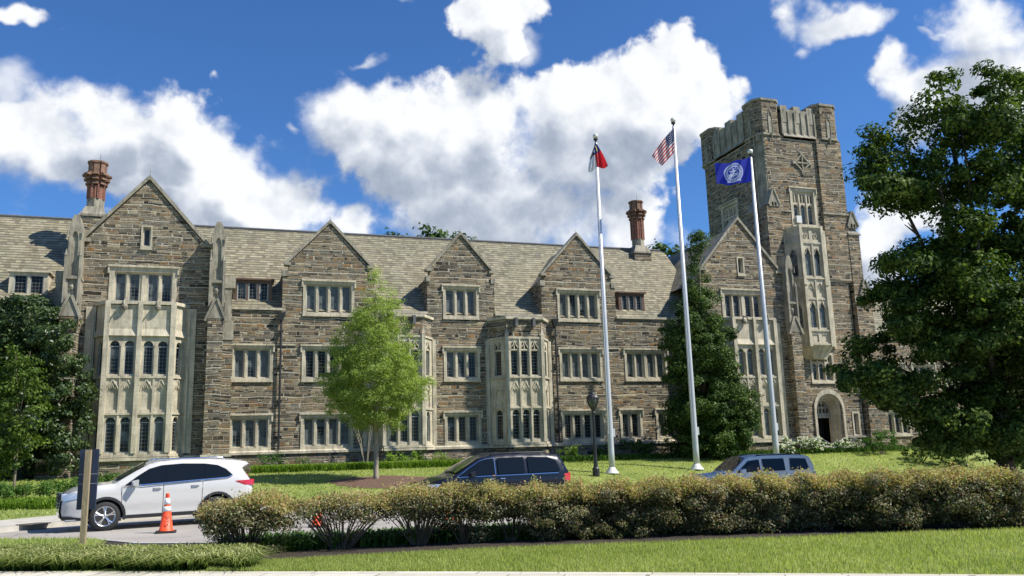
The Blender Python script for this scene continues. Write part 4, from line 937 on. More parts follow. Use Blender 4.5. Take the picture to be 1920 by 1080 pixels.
# dense magnolia at the left edge
zM = 38.0; M_ = atz(40, 885, zM); M_.z = ground(M_.x, M_.y); L = []
for x, y, rx, ry in ((55, 590, 42, 38), (15, 600, 40, 40), (95, 615, 35, 40), (118, 665, 34, 45), (60, 670, 60, 60), (0, 680, 60, 60), (128, 735, 38, 45), (70, 760, 62, 60), (10, 780, 60, 60), (125, 800, 36, 42), (118, 850, 40, 34), (50, 845, 60, 45), (-30, 850, 60, 45), (-50, 640, 60, 70), (-60, 750, 60, 70), (148, 690, 14, 14), (155, 770, 12, 20)):
    for dz in ((-1.2, .6) if rx > 30 else (0,)): L.append((x, y, rx, ry, dz + random.uniform(-.4, .4)))
tree('magnolia_tree', 'dense dark green broadleaf evergreen tree filling the left edge', M_, pxblobs(L, zM, 1.05), 1700, .16, L_MAG, BARK, .25, 3, clump=.36, sub=22, limbs=5, shell=.8)
zN = 33.; N_ = atz(28, 890, zN); N_.z = ground(N_.x, N_.y); L = [(x, y, r_, r_, d) for x, y, r_, d in ((30, 665, 17, 0), (20, 690, 26, .3), (50, 700, 24, -.3), (5, 720, 30, 0), (60, 735, 24, .2), (30, 750, 34, 0), (70, 765, 18, 0), (10, 790, 30, .2), (45, 800, 22, -.2), (15, 830, 26, 0), (50, 835, 24, .2), (25, 865, 26, 0), (-10, 850, 30, 0), (-20, 760, 30, 0))]
tree('small_leafy_tree', 'small yellow-green leafy tree in front of the dark tree at the left edge', N_, pxblobs(L, zN, 1.15), 1300, .14, L_SAP, BARK, .05, 2.0, clump=.3, sub=24, limbs=6, shell=.3)
# big maple at the right
zR = 33.; L = []
for x, y, rx, ry in ((1770, 160, 26, 34), (1860, 150, 45, 40), (1910, 165, 40, 40), (1720, 240, 30, 40), (1640, 290, 40, 50), (1690, 300, 40, 40), (1660, 355, 50, 45), (1640, 560, 40, 30), (1700, 560, 60, 40), (1780, 480, 70, 50), (1830, 520, 70, 60), (1870, 620, 80, 60), (1760, 620, 70, 50), (1850, 740, 80, 50), (1760, 820, 60, 30), (1880, 815, 80, 40), (1960, 830, 70, 50), (1760, 185, 32, 40), (1800, 235, 60, 60), (1860, 210, 55, 60), (1925, 230, 70, 80), (1745, 280, 45, 40), (1640, 265, 28, 32), (1630, 330, 38, 42), (1680, 350, 50, 45), (1750, 360, 60, 55), (1850, 330, 80, 70), (1960, 350, 90, 90), (1800, 430, 60, 50), (1880, 450, 80, 70), (1740, 470, 50, 35),
                      (1690, 500, 50, 22), (1650, 525, 26, 18), (1780, 540, 70, 50), (1880, 570, 90, 80), (1700, 610, 60, 45), (1640, 650, 45, 32), (1580, 672, 36, 22), (1620, 710, 55, 30), (1700, 700, 70, 50), (1800, 660, 80, 70), (1900, 690, 80, 80), (1740, 770, 70, 38), (1830, 780, 70, 50), (1920, 790, 60, 60), (1680, 745, 50, 26), (1980, 520, 90, 90), (1990, 700, 90, 90), (1860, 845, 50, 24), (1780, 830, 40, 20), (2050, 420, 90, 110), (2060, 620, 90, 110)):
    for q in range(2 if rx > 45 else 1): L.append((x + random.uniform(-10, 10), y + random.uniform(-8, 8), rx * .88, ry * .85, random.uniform(-2.6, 1.5) if rx > 45 else random.uniform(-1, 1)))
BARK_D = bark('dark_bark', (.03, .025, .02), (.09, .075, .06))
R_ = atz(1888, 885, zR); R_.z = ground(R_.x, R_.y)
tree('maple_tree', 'large dark maple tree with spreading branches covering the right edge', R_, pxblobs(L, zR), 1500, .19, L_MAPLE, BARK_D, .33, 6.0, clump=.55, sub=9, limbs=18, shell=.3)
# treetops seen over the roof ridge
for (x, y, r_, zz, lb) in ((738, 442, 20, 70, 'distant treetop above the roof ridge, leftmost, beside the blue gap'), (805, 436, 27, 70, 'distant treetop above the roof ridge left of the middle gable'), (866, 444, 20, 70, 'distant treetop just above the middle gable peak'), (1238, 462, 14, 75, 'small distant treetop just right of the right-hand chimney'), (1268, 466, 9, 75, 'tiny distant treetop beside the middle flagpole')):
    c = atz(x, y, zz); b_ = (c.x, c.y, .9)
    Lb = [(x, y + r_ * .6, r_, r_ * .8, 0), (x - r_ * .7, y + r_ * .7, r_ * .6, r_ * .6, 0), (x + r_ * .6, y + r_ * .5, r_ * .6, r_ * .5, 0), (x, y + 60, r_ * 1.4, 45, 0), (x - r_ * .3, y - r_ * .2, r_ * .3, r_ * .4, 0)]
    tree('background_tree', lb, b_, pxblobs(Lb, zz), 260, .42, L_HOLLY, BARK, .3, 9, clump=.7, sub=2, limbs=3, group='trees behind the hall')
# bare-stemmed crape myrtle against the wall
c = onY(686, 868, 44.0); c.z = ground(c.x, c.y); t = thing('bare_stemmed_shrub', 'pale bare-stemmed small tree against the wall just left of the young tree', 'small tree', c)
mb = MB()
for k in range(5):
    a = random.uniform(-.6, .3); b2 = random.uniform(-.3, .3); h = random.uniform(2.0, 2.9); p0 = c + Vector((a * .2, b2 * .2, 0)); p1 = c + Vector((a * .7, b2, h * .5)); p2 = c + Vector((a * 1.7, b2 * 1.5, h))
    mb.tube([p0, p1, p2], [.024, .018, .006], 5)
    for q in range(4): e = p1.lerp(p2, random.random()); mb.tube([e, e + Vector((random.uniform(-.3, .3), random.uniform(-.2, .2), random.uniform(.1, .5)))], [.01, .004], 4)
build(mb, 'trunk', BARK_L, t); P, Nn = blob_pts([((c.x, c.y, c.z + 2.5), (.7, .4, .5)), ((c.x - .3, c.y, c.z + 1.9), (.5, .4, .4))], 260, .3, .2, 20); quads_obj('crown', P, Nn, .09, L_LITE, t)
# shrubs at the foot of the wall
def shrub(name, label, px, py, w, h, Y, mat, size=.12, dens=900, n=7, group=None, flowers=None, cat='shrub'):
    c = onY(px, py, Y); c.z = ground(c.x, Y); z = cdepth(c); rw, rh = w * z / FPX / 2, h * z / FPX
    t = thing(name, label, cat, c, group=group)
    bl = [((c.x + random.uniform(-.6, .6) * rw, Y + random.uniform(-.3, .3) * rw, c.z + rh * random.uniform(.3, .72)), (rw * .5, rw * .45, rh * .32)) for _ in range(n)]
    P, Nn = blob_pts(bl, dens, .45, .2, 24); quads_obj('foliage', P, Nn, size, mat, t, aspect=.45)
    if flowers:
        k = rng.integers(0, len(P), flowers); Pf = P[k] + Nn[k] / np.linalg.norm(Nn[k], axis=1, keepdims=True) * .08
        Pf = np.repeat(Pf, 3, 0) + rng.normal(size=(flowers * 3, 3)) * .03; quads_obj('flowers', Pf, rng.normal(size=(len(Pf), 3)) + np.array([0, -1, .6]), .1, L_WHITE, t, aspect=.9)
    mb = MB()
    for b_ in bl[:5]: mb.tube([(c.x, Y, c.z - .03), b_[0]], [.02, .01], 4)
    build(mb, 'stems', TWIG, t); return t
SH = [('shrub', 'upright dark green shrub by the wall just right of the white car', 500, 886, 38, 40, 43.4, L_SHRUB, .1, None), ('shrub', 'upright dark green shrub beneath the first downpipe', 525, 884, 30, 38, 43.6, L_SHRUB, .1, None), ('shrub', 'narrow green shrub against the wall below the four-light window', 567, 882, 26, 32, 43.8, L_SHRUB, .09, None),
      ('shrub', 'pale green spiky shrub just right of the young tree trunk', 738, 884, 44, 32, 43.0, L_LIRIG, .12, None), ('shrub', 'pale green spiky shrub below the tree-hidden bay', 782, 882, 50, 34, 43.0, L_LIRIG, .12, None), ('shrub', 'pale green spiky shrub left of the dark van roof', 822, 880, 40, 30, 43.0, L_LIRIG, .12, None),
      ('shrub', 'bright green shrub just behind the rear of the dark van', 1070, 878, 44, 30, 43.2, L_LITE, .13, None), ('shrub', 'low green shrub behind the left flagpole and lamp', 1130, 874, 60, 30, 43.3, L_SHRUB, .12, None), ('shrub', 'dark shaded shrub against the wall right of the left flagpole', 1195, 872, 80, 42, 43.6, L_HOLLY, .13, None),
      ('shrub', 'shaded shrub at the left foot of the tall evergreen', 1262, 868, 50, 40, 43.4, L_HOLLY, .13, None), ('flowering_shrub', 'white-flowering shrub beside the right flagpole', 1480, 862, 60, 30, 42.3, L_SHRUB, .1, 170), ('flowering_shrub', 'white-flowering shrub in front of the tower buttress', 1535, 860, 70, 34, 42.3, L_SHRUB, .1, 170), ('flowering_shrub', 'white-flowering shrub by the doorway handrail', 1592, 858, 60, 26, 42.3, L_SHRUB, .1, 80),
      ('shrub', 'dark clipped shrub right of the tower doorway', 1655, 868, 90, 46, 41.0, L_SHRUB, .12, None), ('shrub', 'low green shrub below the thin handrails', 1730, 868, 120, 46, 39.0, L_HOLLY, .12, None), ('shrub', 'shaded shrub under the big maple', 1815, 870, 130, 52, 38.0, L_HOLLY, .12, None), ('shrub', 'shaded shrub at the right edge under the maple', 1905, 875, 130, 60, 36.5, L_HOLLY, .12, None), ('shrub', 'tall dark bush between the maple trunk and the wing wall', 1830, 868, 130, 80, 43, L_MAG, .15, None), ('shrub', 'tall dark bush at the far right edge behind the maple trunk', 1925, 868, 110, 90, 41.5, L_MAG, .15, None)]
for (nm, lb, px, py, w, h, Y, mt_, sz, fl) in SH: shrub(nm, lb, px, py, w, h, Y, mt_, sz, 900, 7, 'shrubs along the building foot', fl)
for k, (px, py, w, h) in enumerate(((20, 932, 130, 46), (105, 930, 120, 44), (205, 905, 90, 30), (275, 892, 80, 26))):
    shrub('low_hedge', ['low dark green hedge at the far left edge under the magnolia', 'low dark green hedge behind the signboard', 'low green hedge seen above the white car bonnet', 'low green hedge seen over the white car windscreen'][k], px, py, w, h, [31.5, 32.2, 36.5, 39.5][k], L_SHRUB, .1, 900, 12, 'low hedges on the left', cat='hedge')
# blades: lawns and borders
def blades(name, P, h, w, mat, lean=.35, kind='stuff', seg=1, bend=.0):
    n = len(P); a = rng.uniform(0, 2 * np.pi, n); hh = h * rng.uniform(.6, 1.25, n); d = np.stack([np.cos(a), np.sin(a), np.zeros(n)], 1); s = np.stack([-np.sin(a), np.cos(a), np.zeros(n)], 1) * (w / 2)
    ln = (lean * rng.uniform(.2, 1.4, n) * hh)[:, None]; up = np.zeros((n, 3)); up[:, 2] = hh
    if not bend:
        V = np.stack([P - s, P + s, P + up + d * ln], 1); return raw(name, V.reshape(-1, 3), n, 3, mat, None, kind)
    m1 = P + up * .75 + d * ln * .45; tip = P + up * (1 - bend) + d * ln * 1.5
    V = np.concatenate([np.stack([P - s, P + s, m1 + s * .8, m1 - s * .8], 1), np.stack([m1 - s * .8, m1 + s * .8, tip + s * .1, tip - s * .1], 1)], 0)
    return raw(name, V.reshape(-1, 3), 2 * n, 4, mat, None, kind)
def scatter(n, x0, x1, fa, fb, zf):
    x = rng.uniform(x0, x1, n); t = rng.uniform(0, 1, n); ya = np.array([fa(q) for q in x]); yb = np.array([fb(q) for q in x]); ok = yb > ya; y = ya + (yb - ya) * t
    P = np.stack([x, y, np.array([zf(a, b_) for a, b_ in zip(x, y)])], 1); return P[ok]
P = scatter(95000, -.2, 15.5, paveY, lambda x: max(bedY(x), paveY(x)), lambda x, y: .045)
blades('front_grass', P, .055, .012, L_GRASS, .5)
P = scatter(60000, -14, 42, lambda x: farY(x) + (2.2 if x < -1 else .5), lambda x: 43, ground); ok = (((P[:, 0] - TREE_A.x - .55) / 2.6) ** 2 + ((P[:, 1] - TREE_A.y + 1.1) / 2.4) ** 2) > 1
blades('lawn_grass', P[ok], .06, .05, L_GRASS, .6)
# liriope border in the left foreground and between the hedge shrubs
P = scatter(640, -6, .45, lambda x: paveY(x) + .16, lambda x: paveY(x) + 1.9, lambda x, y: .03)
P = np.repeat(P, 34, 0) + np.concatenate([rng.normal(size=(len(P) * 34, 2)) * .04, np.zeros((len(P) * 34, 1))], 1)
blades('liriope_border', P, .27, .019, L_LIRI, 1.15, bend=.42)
P = scatter(9000, -9, -2.2, lambda x: nearY(x) - 4.5, lambda x: nearY(x) - .05, lambda x, y: .05); blades('verge_grass', P, .06, .02, L_GRASS, .5)
mesh_obj('verge', [(-12, 19, .056), (-2.4, 15.5, .056), (-2.3, nearY(-2.3) - .17, .056), (-2.7, nearY(-2.7) - .17, .056), (-5.1, nearY(-5.1) - .17, .056), (-8, nearY(-8) - .17, .056), (-12, nearY(-12) - .17, .056)], [tuple(range(7))], MATS['lawn'])['kind'] = 'structure'
P = scatter(9000, .0, 16, lambda x: bedY(x) + 1.3, lambda x: min(nearY(x) - .3, bedY(x) + 3.2), lambda x, y: .04); blades('under_hedge_ground_cover', P, .26, .03, L_SHRUB, 1.2, bend=.4)
P = scatter(12000, 1.2, 16.5, lambda x: 41.5, lambda x: 42.9, lambda x, y: ground(x, y)); blades('bright_border', P, .36, .035, L_LIRIG, .8, bend=.3)
P = scatter(4000, 16.5, 40, lambda x: 42.0, lambda x: 43.4, lambda x, y: ground(x, y)); blades('green_border', P, .34, .05, L_SHRUB, .8, bend=.3)
P = scatter(6000, -14, -5.0, lambda x: 29.8, lambda x: 31.2, lambda x, y: ground(x, y)); blades('left_border', P, .3, .035, L_LIRIG, .8, bend=.3)
V = []; F = []
for k in range(61):
    x = -3 + 43 * k / 60
    for q in range(4): y = 42.4 + q * 1.0; V.append((x, y, ground(x, y) + .012))
for k in range(60):
    for q in range(3): F.append((4 * k + q, 4 * k + 4 + q, 4 * k + 5 + q, 4 * k + 1 + q))
mesh_obj('wall_bed', V, F, MATS['soil'], smooth=True)['kind'] = 'structure'
# ---------------------------------------------------------------- the clipped bronze hedge, shrub by shrub
ordw = ['first', 'second', 'third', 'fourth', 'fifth', 'sixth', 'seventh', 'eighth', 'ninth', 'tenth', 'eleventh', 'twelfth', 'thirteenth', 'fourteenth', 'fifteenth', 'sixteenth', 'seventeenth', 'eighteenth', 'nineteenth', 'twentieth']
HX = [452, 632, 782, 868, 958, 1050, 1140, 1228, 1312, 1398, 1480, 1565, 1650, 1735, 1822, 1905]
for k, hx in enumerate(HX):
    yb = np.interp(hx, [450, 900, 1400, 1920], [1040, 1018, 998, 988]); yt = np.interp(hx, [450, 632, 782, 900, 1150, 1300, 1600, 1920], [926, 928, 914, 912, 906, 900, 888, 882])
    c = atz(hx, yb, 14.6); c = hit(hx, yb); c.z = .04; z = cdepth(c) + .55
    c = c + Vector((RC[0, 2], RC[1, 2], 0)) * .30
    top = atz(hx, yt, z).z - .05; wpx = (HX[min(k + 1, len(HX) - 1)] - HX[max(k - 1, 0)]) / (2 if 0 < k < len(HX) - 1 else 1)
    if k == 0: wpx = 150
    if k == 1: wpx = 190
    if k == 2: wpx = 125
    if k == len(HX) - 1: wpx = 95
    rw = wpx / 2 * z / FPX * 1.0
    sparse = k == 1
    lb = {0: 'rounded bronze-green shrub standing alone at the left end of the hedge', 1: 'sparse bare-stemmed shrub second in the hedge with an orange cone behind it', 2: 'dense bronze shrub third from the left end, where the hedge closes up'}.get(k, ordw[k] + ' clipped bronze-green hedge shrub counting from the left end')
    t = thing('hedge_shrub', lb, 'hedge shrub', c, group='shrubs of the clipped hedge')
    mb = MB(); ux, uy = RC[0, 0], RC[1, 0]
    tips = []
    for q in range(44 if k < 3 else 20):
        a = random.uniform(-1, 1); b_ = random.uniform(-1, 1); e = c + Vector((ux * a * rw * .95 + RC[0, 2] * b_ * .4, uy * a * rw * .95 + RC[1, 2] * b_ * .4, (top - c.z) * random.uniform(.6, .95)))
        s0 = c + Vector((ux * a * rw * .18, uy * a * rw * .18, -.02)); md = s0.lerp(e, .5) - Vector((ux * a * .04, uy * a * .04, 0)) + Vector((random.uniform(-.03, .03),) * 3)
        mb.tube([s0, md, e], [.014, .010, .004], 5); tips.append(e)
        for r_ in range(4):
            s1 = md.lerp(e, random.random()); mb.tube([s1, s1 + Vector((random.uniform(-.2, .2), random.uniform(-.2, .2), random.uniform(.02, .25)))], [.006, .002], 4)
    build(mb, 'stems', TWIG, t)
    bl = []; H_ = top - c.z
    for q in range((22 if k < 5 else 36) if not sparse else 17):
        a = random.uniform(-1, 1); b_ = random.uniform(-1, 1); zz = (random.uniform(.62, .88) if k > 0 else random.uniform(.5, .86)); 
        if k > 2: zz = random.uniform(.5 if k < 5 else .16, .88)
        sc = 1.0 if k else math.sqrt(max(.2, 1 - (a * .8) ** 2))
        bl.append((c + Vector((ux * a * rw * .85 + RC[0, 2] * b_ * .46, uy * a * rw * .85 + RC[1, 2] * b_ * .46, H_ * zz * (sc if zz > .6 else 1) )), (.3, .28, .15)))
    if k in (0, 3, 5, 8, 9, 10, 12, 13, 14): bl += [(c + Vector((ux * q * rw, uy * q * rw, H_ * random.uniform(.12, .3))), (.3, .3, .14)) for q in (-.5, .1, .6)]
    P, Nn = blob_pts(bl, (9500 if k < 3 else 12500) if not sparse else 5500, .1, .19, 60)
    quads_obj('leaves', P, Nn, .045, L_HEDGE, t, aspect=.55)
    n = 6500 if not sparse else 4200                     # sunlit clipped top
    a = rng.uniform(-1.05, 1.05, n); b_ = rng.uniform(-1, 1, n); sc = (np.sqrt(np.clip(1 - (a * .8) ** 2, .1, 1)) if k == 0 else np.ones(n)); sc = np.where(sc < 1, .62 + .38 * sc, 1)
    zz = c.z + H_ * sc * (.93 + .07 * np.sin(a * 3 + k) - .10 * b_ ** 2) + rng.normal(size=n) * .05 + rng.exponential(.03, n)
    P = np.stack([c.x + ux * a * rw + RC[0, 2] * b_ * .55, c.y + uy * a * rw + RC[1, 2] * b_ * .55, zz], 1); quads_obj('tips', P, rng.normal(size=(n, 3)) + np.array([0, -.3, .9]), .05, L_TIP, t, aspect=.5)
# ---------------------------------------------------------------- street furniture
def pole_px(name_lbl, bx, by, tx, ty, cz=None, r=.15):
    b_ = hit(bx, by); z = cdepth(b_); return b_, z
POLE_M = plain('brushed_aluminium', (.56, .57, .58), .45, .35, var=.06, scale=2); WHITE_M = plain('cream_cap', (.75, .73, .66), .4)
GOLD = plain('pale_ball_finial', (.72, .70, .58), .3, .3)
def flagpole(label, bx, by, tx, ty):
    b_, z = pole_px(None, bx, by, tx, ty)
    top = atz(tx, ty, z / 1.0); H_ = top.z - b_.z
    # straight up at the foot: use the height where the vertical line meets the measured top row
    lo, hi = 5, 30
    for _ in range(40):
        mid = (lo + hi) / 2; c = RC.T @ np.array([b_.x, b_.y, b_.z + mid - EYE]); y = 540 + FPX * c[1] / c[2]
        if y > ty: lo = mid
        else: hi = mid
    H_ = lo
    t = thing('flagpole', label, 'flagpole', b_, group='flagpoles on the lawn'); k = z / 40.
    mb = MB(); mb.lathe([(.145 * k, .0), (.145 * k, 1), (.12 * k, H_ * .4), (.075 * k, H_ - .5)], (0, 0), 16); build(mb, 'pole', POLE_M, t, smooth=True, world=False)
    mb = MB(); mb.lathe([(.34 * k, .0), (.32 * k, .05), (.18 * k, .22), (.15 * k, .3)], (0, 0), 20); build(mb, 'base_collar', WHITE_M, t, smooth=True, world=False)
    mb = MB(); mb.lathe([(.05, H_ - .5), (.05, H_ - .36), (.12, H_ - .34), (.12, H_ - .28), (.04, H_ - .25), (.04, H_ - .2)], (0, 0), 10); build(mb, 'truck', IRON, t, world=False)
    mb = MB(); r_ = .14 * k; mb.lathe([(r_ * math.sin(math.pi * q / 10), H_ - r_ * .9 - r_ * math.cos(math.pi * q / 10)) for q in range(11)], (0, 0), 16); build(mb, 'ball_finial', GOLD, t, smooth=True, world=False)
    mb = MB(); mb.box(.1, .24, -.06, .06, 1.75, 2.15); build(mb, 'cleat_box', POLE_M, t, world=False)
    mb = MB(); mb.tube([(-.13, -.09, 1.9), (-.1, -.08, H_ * .5), (-.08, -.06, H_ - .6)], .008, 4); build(mb, 'halyard', WHITE_M, t, world=False)
    return b_, z, H_
PL = [flagpole('left flagpole, carrying the drooping red, white and blue state flag', 1148, 888, 1113, 251), flagpole('middle and tallest flagpole, carrying the striped national flag', 1307, 881, 1262, 221), flagpole('right flagpole in front of the tower gable, carrying the blue flag with a white seal', 1457, 868, 1408, 280)]
def flag_mat(kind):
    mt, g, b = newmat(kind + '_flag_cloth'); uv = g.n('ShaderNodeUVMap').outputs[0]; u, v = g.sep(uv)[0], g.sep(uv)[1]
    if kind == 'striped':
        st = g.m('GREATER_THAN', g.m('FRACT', g.m('MULTIPLY', v, 6.5)), .5); c = g.mix(st, (.50, .03, .04), (.78, .76, .75))
        can = g.m('MULTIPLY', g.m('LESS_THAN', u, .42), g.m('GREATER_THAN', v, .46))
        fu = g.m('SUBTRACT', g.m('FRACT', g.m('MULTIPLY', u, 14.)), .5); fv = g.m('SUBTRACT', g.m('FRACT', g.m('MULTIPLY', v, 10.)), .5)
        star = g.m('LESS_THAN', g.m('ADD', g.m('MULTIPLY', fu, fu), g.m('MULTIPLY', fv, fv)), .06)
        c = g.mix(can, c, g.mix(star, (.02, .03, .12), (.7, .7, .72)))
    elif kind == 'state':
        c = g.mix(g.m('GREATER_THAN', v, .5), (.78, .78, .8), (.55, .02, .03)); hoist = g.m('LESS_THAN', u, .33)
        c = g.mix(hoist, c, (.015, .03, .16))
        su = g.m('SUBTRACT', u, .165); sv = g.m('SUBTRACT', v, .5); c = g.mix(g.m('LESS_THAN', g.m('ADD', g.m('ABSOLUTE', su), g.m('ABSOLUTE', sv)), .09), c, (.85, .85, .8))
        for zc in (.8, .2): c = g.mix(g.m('MULTIPLY', g.m('LESS_THAN', g.m('ABSOLUTE', g.m('SUBTRACT', v, zc)), .05), g.m('LESS_THAN', g.m('ABSOLUTE', su), .11)), c, (.7, .5, .08))
    else:
        c = (.02, .035, .42)
        uu = g.m('MULTIPLY', g.m('SUBTRACT', u, .5), 1.55); vv = g.m('SUBTRACT', v, .5); r = g.m('SQRT', g.m('ADD', g.m('MULTIPLY', uu, uu), g.m('MULTIPLY', vv, vv)))
        ring = g.m('MAXIMUM', g.m('LESS_THAN', g.m('ABSOLUTE', g.m('SUBTRACT', r, .40)), .018), g.m('LESS_THAN', g.m('ABSOLUTE', g.m('SUBTRACT', r, .28)), .022))
        an = g.m('ARCTAN2', vv, uu); txt = g.m('MULTIPLY', g.m('MULTIPLY', g.m('GREATER_THAN', g.m('SINE', g.m('MULTIPLY', an, 34.)), .1), g.m('LESS_THAN', g.m('ABSOLUTE', g.m('SUBTRACT', r, .34)), .03)), 1.)
        cross = g.m('MULTIPLY', g.m('MAXIMUM', g.m('MULTIPLY', g.m('LESS_THAN', g.m('ABSOLUTE', uu), .03), g.m('LESS_THAN', g.m('ABSOLUTE', vv), .2)), g.m('MULTIPLY', g.m('LESS_THAN', g.m('ABSOLUTE', g.m('SUBTRACT', vv, .08)), .025), g.m('LESS_THAN', g.m('ABSOLUTE', uu), .13))), 1.)
        book = g.m('MULTIPLY', g.m('LESS_THAN', g.m('ABSOLUTE', g.m('ADD', vv, .09)), .055), g.m('LESS_THAN', g.m('ABSOLUTE', uu), .19))
        lam = g.m('MULTIPLY', g.m('LESS_THAN', r, .25), g.m('GREATER_THAN', g.noise(g.xyz(uu, vv, 0), 14, 3), .56))
        word = g.m('MULTIPLY', g.m('MULTIPLY', g.m('LESS_THAN', g.m('ABSOLUTE', g.m('ADD', vv, .36)), .04), g.m('LESS_THAN', g.m('ABSOLUTE', uu), .3)), g.m('GREATER_THAN', g.noise(g.xyz(g.m('MULTIPLY', uu, 4), vv, 0), 12, 2), .5))
        f = g.m('MAXIMUM', g.m('MAXIMUM', ring, txt), g.m('MAXIMUM', g.m('MAXIMUM', cross, book), g.m('MAXIMUM', lam, word)))
        c = g.mix(f, c, (.68, .74, .9))
    g.put(b.inputs['Base Color'], c); b.inputs['Roughness'].default_value = .65
    tr = g.n('ShaderNodeBsdfTranslucent'); g.put(tr.inputs[0], c); mx = g.n('ShaderNodeMixShader', i={0: .4, 1: b.outputs[0], 2: tr.outputs[0]}); g.L.new(mx.outputs[0], mt.node_tree.nodes['Material Output'].inputs[0]); return mt
def flag(name, label, kind, z, corners, wave, nu=28, nv=14, fold=None):
    (ht, hb, ft, fb) = corners; V = []; UV = []
    for i in range(nu + 1):
        u = i / nu
        for j in range(nv + 1):
            v = j / nv; x = (ht[0] * v + hb[0] * (1 - v)) * (1 - u) + (ft[0] * v + fb[0] * (1 - v)) * u; y = (ht[1] * v + hb[1] * (1 - v)) * (1 - u) + (ft[1] * v + fb[1] * (1 - v)) * u
            w = wave(u, v); p = atz(x + w[0], y + w[1], z + w[2]); V.append(p); UV.append((u, v))
    F = [(i * (nv + 1) + j, (i + 1) * (nv + 1) + j, (i + 1) * (nv + 1) + j + 1, i * (nv + 1) + j + 1) for i in range(nu) for j in range(nv)]
    c = V[nv]; t = c.copy(); o = mesh_obj(name, [p - t for p in V], F, flag_mat(kind), smooth=True); o.location = t
    ul = o.data.uv_layers.new(name='UVMap')
    for lp in o.data.loops: ul.data[lp.index].uv = UV[lp.vertex_index]
    return tag(o, label, 'flag')
S = math.sin
flag('state_flag', 'red, white and blue flag drooping in folds from the left flagpole', 'state', PL[0][1] - .15, ((1117, 267), (1109, 288), (1140, 311), (1103, 322)), lambda u, v: (3.5 * S(u * 3.1) * (v - .5) - 2 * u * S(3.14 * v), 3 * u * S(9.5 * v), .22 * S(15 * v + 3 * u) * u))
flag('striped_flag', 'red and white striped flag with blue corner on the middle flagpole', 'striped', PL[1][1] - .05, ((1264, 239), (1265, 284), (1222, 293), (1241, 311)), lambda u, v: (4 * S(3.14 * u) * (1 - v), -4 * S(3.14 * u) * (1 - v) - 3 * S(3.14 * u) * v, .3 * u * S(9 * u + 3 * v)))
flag('seal_flag', 'bright blue flag with a round white seal, blowing out from the right flagpole', 'blue', PL[2][1] - .1, ((1407, 293), (1410, 339), (1340, 307), (1344, 345)), lambda u, v: (0, 3.5 * S(3.14 * u) * (1 if v < .5 else 1) + 1.2 * S(12 * u), .22 * S(10 * u + 2.5 * v) * min(1, u * 3)))
# lamp post
b_ = hit(1118, 893); t = thing('street_lamp', 'black lamp post with a glazed lantern just left of the left flagpole', 'street lamp', b_); H_ = 4.1 * cdepth(b_) / 41
z = cdepth(b_)
lo, hi = 2, 8
for _ in range(40):
    mid = (lo + hi) / 2; c = RC.T @ np.array([b_.x, b_.y, b_.z + mid - EYE]); y = 540 + FPX * c[1] / c[2]; (lo, hi) = (mid, hi) if y > 733 else (lo, mid)
H_ = lo
mb = MB(); mb.lathe([(.17, 0), (.17, .35), (.12, .42), (.10, .5), (.075, 1.0), (.06, H_ - 1.1), (.09, H_ - 1.08), (.09, H_ - 1.02), (.06, H_ - .98), (.13, H_ - .85), (.15, H_ - .78)], (0, 0), 12); build(mb, 'post', IRON, t, world=False)
mb = MB(); mb.lathe([(.14, H_ - .78), (.27, H_ - .5), (.29, H_ - .33)], (0, 0), 8)
build(mb, 'lantern_glass', plain('cloudy_lamp_glass', (.07, .075, .075), .25, 0, .6), t, world=False)
mb = MB(); mb.lathe([(.31, H_ - .37), (.31, H_ - .32), (.23, H_ - .2), (.12, H_ - .14), (.09, H_ - .07), (.03, H_ - .05), (.02, H_)], (0, 0), 12)
for k in range(6): a = k * math.pi / 3; mb.tube([(.15 * math.cos(a), .15 * math.sin(a), H_ - .8), (.285 * math.cos(a), .285 * math.sin(a), H_ - .52), (.3 * math.cos(a), .3 * math.sin(a), H_ - .32)], .02, 5)
build(mb, 'lantern_cage', IRON, t, world=False)
# signboard seen from behind
b_ = hit(157, 1022); z = cdepth(b_); t = thing('signboard', 'dark blue signboard on one wooden post, seen from behind beside the white car', 'sign', b_, 0)
rt = math.atan2(RC[1, 0], RC[0, 0]); t.rotation_euler = (0, 0, rt + .12)
k = z / FPX; zt = atz(165, 842, z).z - b_.z; zb = atz(160, 956, z).z - b_.z
mb = MB(); mb.box(-.052, .052, -.1, -.025, -.05, zt - .01); build(mb, 'post', bark('weathered_post', (.2, .15, .08), (.38, .31, .19)), t, world=False)
mb = MB(); mb.box(-17 * k, 17 * k, -.02, .02, zb, zt); build(mb, 'board', plain('dark_blue_board', (.012, .022, .05), .45, var=.2), t, world=False)
mb = MB()
for q in (.42, .58): mb.box(-16.5 * k, 16.5 * k, -.027, -.021, zt + (zb - zt) * q, zt + (zb - zt) * q + .012)
build(mb, 'batten', plain('pale_seam', (.25, .27, .3), .5), t, world=False)
